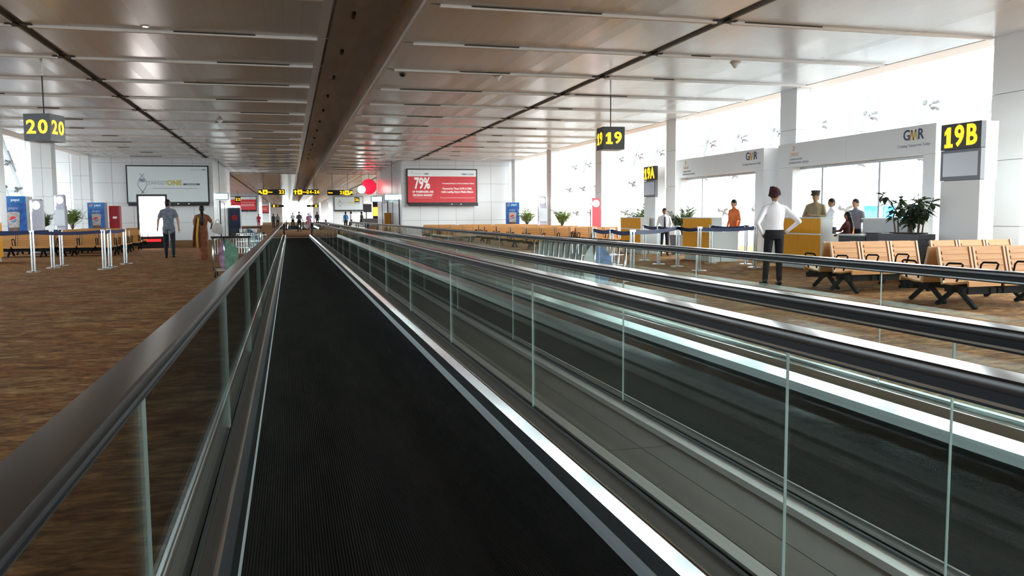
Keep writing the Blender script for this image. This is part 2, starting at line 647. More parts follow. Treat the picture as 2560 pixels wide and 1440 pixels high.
# ---- glass facades, one window structure per bay, leaning outward
def facade_bay(n, sgn, y0, y1, fine=True):
    wd = struct('window_%d' % n, (XC, y0, 0))
    def X(z):
        return sgn * (15.6 - XC + 0.28 * z)
    ny = 3 if fine else 1
    rows = [0.02, 1.35, 2.75, 4.1, 5.55] + ([7.0, 8.4] if sgn > 0 else [])  # upper right rows are unseen, added to bring more daylight onto the floor
    dy = (y1 - y0) / ny
    lean = Vector((sgn * 0.28, 0, 1)).normalized()
    nrm = Vector((lean.z * sgn, 0, -lean.x * sgn))
    for i in range(ny):
        for k in range(len(rows) - 1):
            za, zb = rows[k] + 0.012, rows[k + 1] - 0.012
            c = Vector((X((za + zb) / 2), dy * (i + 0.5), (za + zb) / 2))
            MB().obox(c, nrm * 0.008, (0, dy / 2 - 0.012, 0), lean * ((zb - za) / 2 / lean.z)).build('pane', 'facade_glass' if sgn > 0 else 'dimming_glass', wd)
    for i in range(ny):
        yb = dy * (i + 0.5)
        MB().obox((X(rows[-1] / 2) - sgn * 0.22, yb, rows[-1] / 2), (0.07, 0, 0), (0, 0.05, 0), lean * (rows[-1] / 2)).build('strut', 'strut_white', wd)
        if fine:
            for z in rows[1:4]:
                p = Vector((X(z), yb, z))
                m_ = MB()
                m_.cyl(p - nrm * 0.34, p - nrm * 0.01, 0.07, 0.11, 8)
                for q in (-1, 1):
                    m_.cyl(p - nrm * 0.16, p - nrm * 0.02 + Vector((0, q * 0.2, 0.12)), 0.035, 0.05, 6)
                    m_.cyl(p - nrm * 0.16, p - nrm * 0.02 + Vector((0, q * 0.2, -0.12)), 0.035, 0.05, 6)
                m_.build('spider_clamp', 'clamp_steel', wd)
                if z > 4:
                    MB().obox(p - nrm * 0.30, nrm * 0.02, (0, 0.13, 0), lean * 0.55).build('bracket_plate', 'bracket_grey', wd)
    MB().cyl((X(4.1) - sgn * 0.16, 0, 4.1), (X(4.1) - sgn * 0.16, y1 - y0, 4.1), 0.035).build('transom_tube', 'strut_white', wd)
    MB().cyl((X(0.95) - sgn * 0.35, 0, 0.95), (X(0.95) - sgn * 0.35, y1 - y0, 0.95), 0.022).build('guard_rail', 'strut_white', wd)
    return wd


nwin = 1
for k in range(-7, 6):
    y0 = 5.75 + 7.17 * k
    facade_bay(nwin, 1, y0, y0 + 7.17, fine=k >= 0)
    nwin += 1
for k in range(-7, 6):
    y0 = 5.75 + 7.17 * k
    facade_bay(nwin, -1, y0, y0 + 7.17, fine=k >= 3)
    nwin += 1
for sgn in (-1, 1):
    for k in range(4):
        facade_bay(nwin, sgn, 64 + 15.5 * k, 64 + 15.5 * (k + 1), fine=False)
        nwin += 1
    for k in range(5):
        facade_bay(nwin, sgn, 140 + 15.0 * k, 155 + 15.0 * k, fine=False)
        nwin += 1

# ---- white service blocks that narrow the hall, panelled toward us
def block_wall(name, x0, x1, y0, y1, panels=True, skip=None):
    wl_ = struct(name)
    top = 8.4 if x0 > 0 else 5.6
    MB().box(x0, x1, y0 + 0.03, y1, 0, top).build('core', 'joint_grey', wl_)
    rows = [0.01, 1.0, 2.1, 3.2, 4.3, top]
    n = max(1, round((x1 - x0) / 1.05))
    dx = (x1 - x0) / n
    cache = {}
    for i in range(n if panels else 1):
        for k in range(5):
            w_ = dx if panels else x1 - x0
            key = k
            if key not in cache:
                cache[key] = MB().box(0.007, w_ - 0.007, 0, 0.03, rows[k] + 0.007, rows[k + 1] - 0.007).build('wall_panel', 'white_panel', wl_, loc=(x0 + i * dx, y0, 0)).data
            else:
                link('wall_panel', cache[key], wl_, loc=(x0 + i * dx, y0, 0))
    xs = x1 if x1 < XC else x0         # the flank along the corridor
    for i in range(7 if panels else 2):
        L = (y1 - y0) / (7 if panels else 2)
        a, b = (xs, xs + 0.03) if x1 < XC else (xs - 0.03, xs)
        MB().box(a, b, y0 + i * L + 0.008, y0 + (i + 1) * L - 0.008, 0.01, 5.0).build('wall_panel', 'white_panel', wl_)
    return wl_


block_wall('wall_left', 2 * XC - 17.5, -4.12, 50, 64)
block_wall('wall_right', 6.54, 17.5, 50, 64)
block_wall('wall_far_left', 2 * XC - 17.5, -4.2, 126, 140, False)
block_wall('wall_far_right', 6.3, 17.5, 126, 140, False)
# end of the hall: white wall with one tall bright window
we = struct('wall_end')
MB().box(2 * XC - 17.7, -1.6, YEND, YEND + 0.3, 0, 5.8).build('wall_panel', 'white_panel', we)
MB().box(5.8, 18.3, YEND, YEND + 0.3, 0, 8.4).build('wall_panel', 'white_panel', we)
we2 = struct('window_end')
for i in range(4):
    MB().box(-1.6 + 1.85 * i + 0.03, -1.6 + 1.85 * (i + 1) - 0.03, YEND + 0.1, YEND + 0.12, 0.03, 4.55).build('pane', 'facade_glass', we2)
# the wall behind the camera
tag(MB().box(2 * XC - 17.7, 18.3, YBEG - 0.3, YBEG, 0, 8.4).build('wall_back', 'white_panel'), kind='structure')


# ================================================================ MOVING WALKWAYS
def rail_path(x, y0, y1, z, r, n=9):
    """straight handrail with a half-circle turning down at each end"""
    pts = []
    for k in range(n):
        a = math.pi / 2 + math.pi * (1 - k / (n - 1))
        pts.append((x, y0 + r * math.cos(a), z - r + r * math.sin(a)))
    m = max(2, int((y1 - y0) / 6))
    pts += [(x, y0 + 0.04, z), (x, y0 + 0.12, z)]
    pts += [(x, y0 + (y1 - y0) * k / m, z) for k in range(1, m)]
    pts += [(x, y1 - 0.12, z), (x, y1 - 0.04, z)]
    for k in range(n):
        a = math.pi / 2 - math.pi * k / (n - 1)
        pts.append((x, y1 + r * math.cos(a), z - r + r * math.sin(a)))
    return pts


def sweep_yz(mb, prof, pts, mi=0):
    """sweep a (x, n) outline along a path lying in a plane of constant x"""
    pts = [Vector(p) for p in pts]
    rings = []
    for i, p in enumerate(pts):
        d = (pts[min(i + 1, len(pts) - 1)] - pts[max(i - 1, 0)]).normalized()
        n = Vector((0, -d.z, d.y))
        rings.append([p + Vector((a, 0, 0)) + n * b for a, b in prof])
    return mb.loft(rings, mi)


BELTZ = 0.03


def walkway(label, xl, xr, y0, y1, detail=True):
    """xl, xr: the two balustrade lines"""
    t = thing('moving_walkway', label, 'moving walkway')
    bl, br = xl + 0.125, xr - 0.165
    MB().box(bl, br, y0 + 0.6, y1 - 0.6, 0.002, BELTZ).build('belt', 'belt_rubber', t)
    for yy_ in (y0, y1 - 0.6):
        MB().box(bl, br, yy_, yy_ + 0.6, 0.002, 0.034).build('comb_plate', 'walk_steel', t)
    for side, xg, xb in (('l', xl, bl), ('r', xr, br)):
        s = 1 if side == 'r' else -1
        # skirt, polished edge, inner deck, seal, outer deck
        MB().prism([(xb, 0.0), (xb + s * 0.012, 0.0), (xb + s * 0.012, 0.095), (xb, 0.095)], y0, y1).build('skirt_panel', 'walk_steel', t)
        prof = [(xb, 0.095), (xb + s * 0.013, 0.155), (xb + s * 0.040, 0.2005), (xb + s * 0.047, 0.2035), (xb + s * 0.054, 0.2035), (xb + s * 0.054, 0.095)]
        MB().prism(prof, y0, y1).build('polished_edge', 'polished_strip', t)
        MB().box(*sorted((xb + s * 0.056, xg - s * 0.022)), y0, y1, 0.165, 0.197).build('inner_deck', 'deck_steel', t)
        MB().box(*sorted((xg - s * 0.021, xg - s * 0.007)), y0, y1, 0.165, 0.205).build('glass_seal', 'seal_black', t)
        MB().box(*sorted((xg + s * 0.007, xg + s * 0.018)), y0, y1, 0.165, 0.205).build('glass_seal', 'seal_black', t)
        MB().prism([(xg + s * 0.019, 0.16), (xg + s * 0.019, 0.197), (xg + s * 0.085, 0.197), (xg + s * 0.105, 0.18), (xg + s * 0.105, 0.0), (xg + s * 0.095, 0.0), (xg + s * 0.095, 0.16)], y0, y1).build('outer_deck', 'walk_steel', t)
        # handrail and its guide
        hp = [(-0.044, -0.006), (-0.0445, 0.006), (-0.042, 0.014), (-0.037, 0.0185), (0, 0.0195), (0.037, 0.0185), (0.042, 0.014), (0.0445, 0.006), (0.044, -0.006), (0.034, -0.010), (-0.034, -0.010)]
        mb = MB()
        sweep_yz(mb, hp, rail_path(xg, y0 + 0.1, y1 - 0.1, 0.955, 0.36))
        mb.build('handrail', 'handrail_rubber', t, smooth=24)
        mb = MB()
        sweep_yz(mb, [(-0.027, -0.045), (-0.027, -0.0105), (0.027, -0.0105), (0.027, -0.045)], rail_path(xg, y0 + 0.1, y1 - 0.1, 0.955, 0.36))
        mb.build('rail_guide', 'rail_guide', t)
        for q in (-1, 1):
            MB().box(xg + q * 0.0275 - 0.003, xg + q * 0.0275 + 0.003, y0 + 0.1, y1 - 0.1, 0.917, 0.924).build('guide_trim', 'rail_chrome', t)
        # glass panes
        yj = 1.97
        while yj > y0 + 0.4:
            yj -= 2.47
        me = None
        while yj < y1 - 0.2:
            a, b = max(yj, y0 + 0.1), min(yj + 2.47, y1 - 0.1)
            if b - a > 0.2:
                full = abs(b - a - 2.47) < 1e-3
                if full and me is not None:
                    link('glass_pane', me, t, loc=(xg, a, 0))
                else:
                    o = MB().box(-0.004, 0.004, 0.0015, b - a - 0.0015, 0.17, 0.915, 0, side=1).build('glass_pane', ['balustrade_glass', 'glass_edge'], t, loc=(xg, a, 0))
                    if full:
                        me = o.data
            yj += 2.47
        # rounded end panes behind the turning handrail
        for ye, q in ((y0 + 0.1, -1), (y1 - 0.1, 1)):
            prof = [(ye, 0.275)] + [(ye + q * 0.32 * math.sin(math.pi * k / 10), 0.595 - 0.32 * math.cos(math.pi * k / 10)) for k in range(11)]
            MB().prism(prof[1:], xg - 0.006, xg + 0.006, 'x').build('end_pane', 'balustrade_glass', t)
    return t


walkway('empty black-belted moving walkway in the foreground with glass sides', -0.325, 1.300, -2.5, 52)
walkway('second moving walkway seen through glass, beside the rows of trolleys', 1.845, 3.585, -2.5, 52)
# flush cover plates between the two walkways
gs = tag(empty('walkway_cover'), 'flush grey-brown cover plates between the two moving walkways', 'floor cover')
for x0, x1 in ((1.408, 1.572), (1.576, 1.737)):
    for k in range(18):
        MB().box(x0, x1, -2.5 + 3.03 * k + 0.003, -2.5 + 3.03 * (k + 1) - 0.003, 0.15, 0.182).build('cover_plate', 'gap_floor', gs)
MB().box(1.41, 1.735, -2.5, 52, 0.0, 0.149).build('cover_frame', 'seal_black', gs)
walkway('far moving walkway beyond the brown carpet gap, left lane', -0.30, 1.30, 84, 124)
walkway('far moving walkway beyond the brown carpet gap, right lane', 1.85, 3.5, 84, 124)


# ================================================================ PEOPLE
def cloth(name, col, rough=0.85, amt=0.12):
    if name not in MAT:
        mat(name, col, rough, spec=0.2, noise=(9, amt))
    return name


cloth('skin_brown', (0.30, 0.155, 0.09), 0.55, 0.05)
cloth('skin_tan', (0.42, 0.235, 0.15), 0.55, 0.05)
cloth('hair_black', (0.012, 0.010, 0.009), 0.5)
cloth('shoe_black', (0.012, 0.012, 0.012), 0.35)
cloth('trouser_black', (0.018, 0.017, 0.02))
cloth('trouser_navy', (0.02, 0.024, 0.034))
cloth('shirt_white', (0.80, 0.79, 0.82), 0.8, 0.03)
cloth('eye_dark', (0.01, 0.008, 0.006), 0.3)
cloth('lip', (0.22, 0.08, 0.06), 0.5)


def capsule(mb, p0, p1, r0, r1, seg=12):
    p0, p1 = Vector(p0), Vector(p1)
    d = p1 - p0
    L = d.length
    d = d / L if L > 1e-6 else Vector((0, 0, 1))
    pts, rr = [], []
    for k in range(4):
        a = math.pi / 2 * (1 - k / 4)
        pts.append(p0 - d * r0 * math.sin(a))
        rr.append(max(r0 * math.cos(a), r0 * 0.05))
    pts.append(p0)
    rr.append(r0)
    pts.append(p1)
    rr.append(r1)
    for k in range(1, 5):
        a = math.pi / 2 * k / 4
        pts.append(p1 + d * r1 * math.sin(a))
        rr.append(max(r1 * math.cos(a), r1 * 0.05))
    mb.tube(pts, rr, seg)


DOWN = dict(el=(0.235, -0.03, 1.15), wl=(0.25, 0.03, 0.90))


def person(label, loc, rz, h=1.75, shirt='shirt_white', low='trouser_black', skin='skin_brown', hair='short',
           aL=((-0.235, -0.03, 1.15), (-0.25, 0.04, 0.91)), aR=((0.235, -0.03, 1.15), (0.25, 0.04, 0.91)),
           kL=None, fL=None, kR=None, fR=None, short=False, tucked=True, skirt=False, wide=1.0, headturn=0.0, vox=0.016,
           group=None, seated=False, shoe='shoe_black', hand_dir=None):
    """one continuous body facing +y in its own frame; clothes follow the body"""
    t = thing('person', label, 'person', loc, rz, group)
    sc = h / 1.75
    hip = {-1: Vector((-0.092, 0, 0.90)), 1: Vector((0.092, 0, 0.90))}
    zoff = 0.0
    kn = {-1: Vector(kL or (-0.105, 0.02, 0.49)), 1: Vector(kR or (0.105, 0.02, 0.49))}
    ft = {-1: Vector(fL or (-0.115, -0.02, 0.085)), 1: Vector(fR or (0.115, -0.02, 0.085))}
    mb = MB()
    seg = []                                     # (p0, p1, r0, r1, label) for the cloth zones

    def cap(p0, p1, r0, r1, lab):
        capsule(mb, p0, p1, r0, r1)
        seg.append((Vector(p0), Vector(p1), r0, r1, lab))
    rings = [(0.85, 0.150, 0.105), (0.93, 0.168, 0.122), (1.02, 0.155, 0.112), (1.12, 0.150, 0.108), (1.25, 0.168, 0.118), (1.36, 0.178, 0.112), (1.43, 0.160, 0.092), (1.475, 0.095, 0.07), (1.51, 0.055, 0.055)]
    N = 20
    mb.loft([[(rx * wide * math.cos(a), ry * wide * math.sin(a) - 0.006, z) for a in [2 * math.pi * k / N for k in range(N)]] for z, rx, ry in rings])
    for za, zb, rx in ((0.85, 0.99, 0.13), (1.0, 1.2, 0.125), (1.2, 1.42, 0.13)):
        lab = 'low' if (tucked and zb < 1.0) or (skirt and zb < 1.0) else 'shirt'
        for xo in (-0.05, 0.05):
            seg.append((Vector((xo, 0, za)), Vector((xo, 0, zb)), rx, rx, lab))
    for s in (-1, 1):
        sh = Vector((s * 0.172 * wide, -0.005, 1.405))
        el, wr = (Vector(q) for q in (aR if s > 0 else aL))
        cap((s * 0.075, 0, 1.445), sh, 0.05, 0.058, 'shirt')
        mid = sh.lerp(el, 0.62)
        if short:
            cap(sh, mid, 0.058, 0.062, 'shirt')
            cap(mid, el, 0.042, 0.038, 'skin')
        else:
            cap(sh, el, 0.058, 0.046, 'shirt')
        cap(el, wr, 0.040 if not short else 0.037, 0.030 if not short else 0.025, 'skin' if short else 'shirt')
        d = (wr - el).normalized()
        pd = Vector(hand_dir[s]).normalized() if hand_dir else d
        cap(wr + d * 0.01, wr + d * 0.02 + pd * 0.05, 0.024, 0.031, 'skin')
        if not skirt:
            cap(hip[s], kn[s], 0.090, 0.066, 'low')
            cap(kn[s], ft[s] + Vector((0, 0, 0.03)), 0.064, 0.052, 'low')
            a = ft[s]
            cap(a + Vector((0, -0.03, -0.035)), a + Vector((s * 0.02, 0.15, -0.047)), 0.046, 0.036, 'shoe')
    if skirt:
        rr = [(0.03, 0.185, 0.17), (0.10, 0.19, 0.175), (0.45, 0.17, 0.15), (0.75, 0.168, 0.135), (0.92, 0.165, 0.12)]
        mb.loft([[(rx * math.cos(a) * (1 + 0.05 * math.sin(6 * a)), ry * math.sin(a) * (1 + 0.05 * math.sin(6 * a)), z) for a in [2 * math.pi * k / 24 for k in range(24)]] for z, rx, ry in rr])
        seg.append((Vector((0, 0, 0.05)), Vector((0, 0, 0.92)), 0.18, 0.14, 'low'))
    # neck and head
    ct, st = math.cos(headturn), math.sin(headturn)

    def H(x, y, z):
        return (x * ct - y * st, x * st + y * ct + 0.012, z)
    cap((0, -0.005, 1.46), (0, 0.008, 1.57), 0.054, 0.050, 'skin')
    hv = MB()
    hv.ball((0, 0, 1.645), 0.074, 0.092, 0.105, 18, 12)
    hv.ball((0, 0.03, 1.590), 0.052, 0.060, 0.058, 14, 9)
    hv.ball((0, 0.098, 1.628), 0.013, 0.018, 0.02, 8, 6)
    hv.ball((0, 0.091, 1.645), 0.009, 0.012, 0.025, 8, 6)
    for s in (-1, 1):
        hv.ball((s * 0.077, -0.005, 1.633), 0.010, 0.019, 0.029, 8, 6)
    mb.add([H(*v) for v in hv.v], hv.f)
    seg.append((Vector(H(0, 0, 1.60)), Vector(H(0, 0, 1.68)), 0.085, 0.085, 'skin'))
    o = mb.build('body_raw', 'skin_brown')
    rm = o.modifiers.new('r', 'REMESH')
    rm.mode = 'VOXEL'
    rm.voxel_size = vox
    sm = o.modifiers.new('s', 'SMOOTH')
    sm.factor = 0.5
    sm.iterations = 2
    dg = bpy.context.evaluated_depsgraph_get()
    me = bpy.data.meshes.new_from_object(o.evaluated_get(dg))
    old = o.data
    bpy.data.objects.remove(o)
    bpy.data.meshes.remove(old)
    # zones
    n = len(me.polygons)
    cen = np.empty(n * 3)
    me.polygons.foreach_get('center', cen)
    cen = cen.reshape(-1, 3)
    best = np.full(n, 1e9)
    names = ['skin', 'shirt', 'low', 'shoe']
    idx = np.zeros(n, dtype=np.int32)
    for p0, p1, r0, r1, lab in seg:
        a, b = np.array(p0), np.array(p1)
        d = b - a
        L2 = max(float(d @ d), 1e-9)
        tt = np.clip(((cen - a) @ d) / L2, 0, 1)
        dist = np.linalg.norm(cen - (a + tt[:, None] * d), axis=1) - (r0 + (r1 - r0) * tt)
        q = dist < best
        best[q] = dist[q]
        idx[q] = names.index(lab)
    if tucked and not skirt:                     # belt line
        z = cen[:, 2]
        torso = (np.abs(cen[:, 0]) < 0.19) & (idx == 1) & (z < 1.0)
        idx[torso] = 2
    vs = np.empty(len(me.vertices) * 3)
    me.vertices.foreach_get('co', vs)
    vs = vs.reshape(-1, 3)
    fin = MB()
    fin.v = [tuple(v) for v in vs]
    fin.f = [tuple(p.vertices) for p in me.polygons]
    fin.m = [int(i) for i in idx]
    bpy.data.meshes.remove(me)
    # five fingers on each hand, eyes and mouth
    for s in (-1, 1):
        el, wr = (Vector(q) for q in (aR if s > 0 else aL))
        d = (wr - el).normalized()
        pd = Vector(hand_dir[s]).normalized() if hand_dir else d
        side = pd.cross(Vector((s, 0.2, 0.1))).normalized()
        nrm_ = side.cross(pd).normalized()
        if nrm_.dot(Vector((-s, 0, 0))) < 0:
            nrm_ = -nrm_
        base = wr + d * 0.02 + pd * 0.055
        for k, ln in enumerate((0.062, 0.072, 0.068, 0.052)):
            b0 = base + side * (k - 1.5) * 0.017
            k1 = b0 + pd * ln * 0.55 + nrm_ * 0.006
            k2 = k1 + pd * ln * 0.40 + nrm_ * 0.020
            fin.tube([b0 - pd * 0.015, b0, k1, k2], [0.0085, 0.0088, 0.008, 0.0055], 6, 0)
        tb = wr + d * 0.02 + pd * 0.012 + side * -0.028
        fin.tube([tb + side * 0.01, tb, tb - side * 0.018 + pd * 0.03, tb - side * 0.02 + pd * 0.056 + nrm_ * 0.012], [0.010, 0.0105, 0.009, 0.006], 6, 0)
    ey = MB()
    for s in (-1, 1):
        ey.ball((s * 0.031, 0.086, 1.652), 0.011, 0.006, 0.006, 8, 5, 4)
        ey.ball((s * 0.031, 0.087, 1.672), 0.018, 0.006, 0.004, 8, 5, 4)
    ey.ball((0, 0.085, 1.589), 0.022, 0.008, 0.006, 8, 5, 5)
    n0 = len(fin.v)
    fin.v += [H(*v) for v in ey.v]
    fin.f += [tuple(n0 + i for i in f) for f in ey.f]
    fin.m += ey.m
    fin.v = [(x * sc, y * sc, z * sc) for x, y, z in fin.v]
    b = fin.build('body', [skin, shirt, low, shoe, 'eye_dark', 'lip'], t, smooth=True)
    hm = MB()
    if hair in ('short', 'long', 'cap'):
        hm.ball((0, -0.014, 1.664), 0.081, 0.098, 0.100, 18, 12)
        hm.ball((0, -0.045, 1.615), 0.068, 0.058, 0.07, 14, 9)
        if hair == 'long':
            hm.ball((0, -0.085, 1.56), 0.05, 0.045, 0.07, 12, 8)
            hm.tube([(0, -0.085, 1.56), (0.01, -0.125, 1.42), (0.0, -0.135, 1.25), (0, -0.125, 1.12)], [0.045, 0.058, 0.062, 0.03], 10)
    if hair == 'turban':
        pass
    if hm.v:
        hm.v = [tuple(c * sc for c in H(*v)) for v in hm.v]
        hm.build('hair', 'hair_black', t, smooth=True)
    if hair == 'turban':
        tm = MB()
        for k in range(5):
            z = 1.655 + 0.026 * k
            r0 = 0.098 - 0.007 * k
            ring = [(r0 * 0.93 * math.cos(a), r0 * 1.10 * math.sin(a) - 0.012 - 0.004 * k, z + 0.018 * math.sin(a * 1 + 0.6 + 0.9 * k) - 0.012 * math.sin(a)) for a in [2 * math.pi * q / 20 for q in range(21)]]
            tm.tube(ring, 0.023, 8, caps=False)
        tm.ball((0, -0.018, 1.715), 0.082, 0.098, 0.075, 16, 9)
        tm.ball((0, -0.05, 1.64), 0.074, 0.062, 0.05, 14, 9)
        tm.v = [tuple(c * sc for c in H(*v)) for v in tm.v]
        tm.build('turban', cloth('turban_maroon', (0.055, 0.02, 0.025)), t, smooth=True)
    if hair == 'cap':
        cm = MB()
        cm.lathe([(0.093, 1.685), (0.097, 1.70), (0.095, 1.73), (0.112, 1.765), (0.095, 1.785), (0.02, 1.79)], (0, -0.005, 0), 18)
        cm.loft([[(0.08 * math.cos(a), 0.07 + 0.09 * math.sin(a) * 1.0, 1.692 - 0.035 * math.sin(a) + dz) for a in [math.pi * q / 10 for q in range(11)]] for dz in (0, 0.008)])
        cm.v = [tuple(c * sc for c in H(*v)) for v in cm.v]
        cm.build('cap', cloth('cap_khaki', (0.06, 0.05, 0.04)), t, smooth='auto')
    return t


HIPS_L = ((-0.36, -0.13, 1.14), (-0.225, 0.00, 0.955))
HIPS_R = ((0.41, -0.12, 1.17), (0.235, 0.02, 0.985))
CROSS_L = ((-0.255, 0.05, 1.16), (0.03, 0.20, 1.20))
CROSS_R = ((0.255, 0.05, 1.16), (-0.03, 0.19, 1.15))

# --- the man with his hands on his hips
pm = person('man in white shirt and maroon turban standing with hands on hips near the amber desk', (8.30, 13.08, 0), R(-12), 1.70,
            hair='turban', wide=1.06, aL=HIPS_L, aR=HIPS_R, fL=(-0.17, -0.03, 0.085), kL=(-0.125, 0.01, 0.49), fR=(0.10, -0.02, 0.085), headturn=R(-30),
            hand_dir={-1: (0.55, 0.6, -0.55), 1: (-0.55, 0.6, -0.55)}, vox=0.013)
bm_ = MB()
bm_.loft([[(0.158 * math.cos(a) * 0.97, (0.118 * math.sin(a) - 0.006) * 0.97, z) for a in [2 * math.pi * k / 24 for k in range(24)]] for z in (0.955, 0.99)])
bm_.build('belt', 'shoe_black', pm, smooth='auto')
# --- walking man and woman on the carpet
cloth('shirt_greyblue', (0.155, 0.175, 0.215), 0.85, 0.28)
person('man in grey-blue short-sleeved shirt walking away across the carpet', (-3.67, 28.1, 0), R(4), 1.84, shirt='shirt_greyblue', low='trouser_navy',
       skin='skin_tan', short=True, tucked=False, aL=((-0.275, -0.02, 1.16), (-0.31, 0.10, 0.93)), aR=((0.265, -0.07, 1.16), (0.285, -0.06, 0.91)),
       kL=(-0.10, 0.10, 0.50), fL=(-0.10, 0.10, 0.085), kR=(0.105, 0.0, 0.49), fR=(0.115, -0.19, 0.11), headturn=R(-8), vox=0.013)
cloth('sari_rust', (0.19, 0.062, 0.028), 0.7, 0.35)
cloth('sari_border', (0.50, 0.29, 0.06), 0.5, 0.1)
pw_ = person('woman in rust sari with yellow border walking beside the trolley', (-2.50, 26.3, 0), R(3), 1.62, shirt='sari_rust', low='sari_rust', hair='long',
             skirt=True, short=True, aL=((-0.25, 0.03, 1.18), (-0.19, 0.20, 1.05)), aR=((0.30, -0.02, 1.19), (0.27, 0.14, 1.08)), vox=0.014)
dr = MB()
rows_ = []
for k in range(9):
    q = k / 8
    z = 1.36 - 0.93 * q
    rows_.append([(-0.20 - 0.05 * q + 0.0 * i + (0.075 + 0.05 * q) * i / 6 - 0.06 * math.sin(q * 2.2), -0.10 - 0.04 * math.sin(i * 1.1 + 2 * q) - 0.03 * q, z) for i in range(7)])
rows2 = [[(x, y + 0.012, z) for x, y, z in r_] for r_ in rows_]
rings = [a + b[::-1] for a, b in zip(rows_, rows2)]
dr.loft(rings)
dr.v = [(x * 0.93, y * 0.93, z * 0.93) for x, y, z in dr.v]
dr.build('sari_drape', 'sari_rust', pw_, smooth='auto')
bd = MB()
bd.loft([[(r_[6][0] * 0.93 + dx, r_[6][1] * 0.93 + dy, r_[6][2] * 0.93) for dx, dy in ((-0.01, -0.012), (0.05, -0.014), (0.05, 0.012), (-0.01, 0.014))] for r_ in rows_])
bd.build('sari_border', 'sari_border', pw_)
hb = thing('handbag', 'pale grey handbag hanging from the arm of the woman in the rust sari', 'bag', (-2.10, 26.12, 0.80))
cloth('bag_pale', (0.42, 0.40, 0.36))
m_ = MB()
m_.loft([[(0.155 * f * math.cos(a), 0.05 * f * math.sin(a), z) for a in [2 * math.pi * k / 18 for k in range(18)]] for z, f in ((0.0, 0.72), (0.03, 0.95), (0.12, 1.05), (0.22, 0.9), (0.30, 0.55), (0.31, 0.4))])
m_.build('bag_body', 'bag_pale', hb, smooth='auto', rot=(0, R(18), 0))
MB().tube([(-0.02, 0, 0.28), (0.0, 0.02, 0.38), (0.05, 0.03, 0.42), (0.10, 0.02, 0.36), (0.10, 0, 0.24)], 0.012, 6).build('strap', 'bag_pale', hb, smooth=True)

# --- people at the gates
cloth('orange_cloth', (0.62, 0.16, 0.05), 0.8, 0.15)
person('man in orange top standing in the doorway of the left gate', (12.28, 21.43, 0), R(100), 1.68, shirt='orange_cloth', low='trouser_navy', skin='skin_tan', tucked=False, vox=0.02)
cloth('khaki_cloth', (0.25, 0.19, 0.115), 0.85, 0.1)
person('officer in khaki uniform and peaked cap standing with folded arms', (12.30, 17.63, 0), R(130), 1.79, shirt='khaki_cloth', low='khaki_cloth', hair='cap', aL=CROSS_L, aR=CROSS_R, headturn=R(-10), vox=0.015)
person('young man in pale shirt seen side-on behind the amber desk', (12.33, 17.05, 0), R(72), 1.62, shirt='shirt_white', low='trouser_navy', aL=((-0.22, 0.08, 1.17), (-0.16, 0.30, 1.08)), aR=((0.22, 0.06, 1.17), (0.18, 0.28, 1.06)), headturn=R(20), vox=0.015)
cloth('shirt_slate', (0.20, 0.20, 0.24), 0.85, 0.1)
person('man in slate shirt standing by the bright gate window', (12.30, 16.15, 0), R(110), 1.59, shirt='shirt_slate', low='trouser_black', skin='skin_tan', vox=0.016)
cloth('maroon_cloth', (0.10, 0.022, 0.025), 0.8, 0.2)
ps = person('person in maroon and orange leaning on the low grey counter', (11.88, 15.86, 0), R(35), 1.30, shirt='maroon_cloth', low='orange_cloth', hair='long', aL=((-0.24, 0.12, 1.2), (-0.10, 0.30, 1.18)), aR=((0.26, 0.10, 1.17), (0.12, 0.30, 1.08)), skirt=True, vox=0.016)
dr = MB()
dr.loft([[(0.10 + 0.09 * math.cos(a) , -0.02 + 0.09 * math.sin(a), z) for a in [2 * math.pi * k / 14 for k in range(14)]] for z in (0.55, 0.7, 0.85, 0.97)])
dr.build('orange_shawl', 'orange_cloth', ps, smooth='auto')
pt_ = person('clerk in white shirt and dark tie between the two left amber desks', (11.15, 23.6, 0), R(160), 1.46, shirt='shirt_white', low='trouser_navy', aL=((-0.25, 0.02, 1.16), (-0.19, 0.2, 0.98)), aR=((0.25, 0.02, 1.16), (0.19, 0.2, 0.98)), vox=0.016)
tm = MB()
tm.loft([[(-w_, 0.100 + dy - 0.0, z), (w_, 0.100 + dy, z), (w_, 0.112 + dy, z), (-w_, 0.112 + dy, z)] for z, w_, dy in ((0.86, 0.03, 0.0), (1.0, 0.026, 0.002), (1.16, 0.018, -0.015), (1.20, 0.022, -0.022))])
tm.build('necktie', cloth('tie_dark', (0.03, 0.03, 0.06)), pt_)

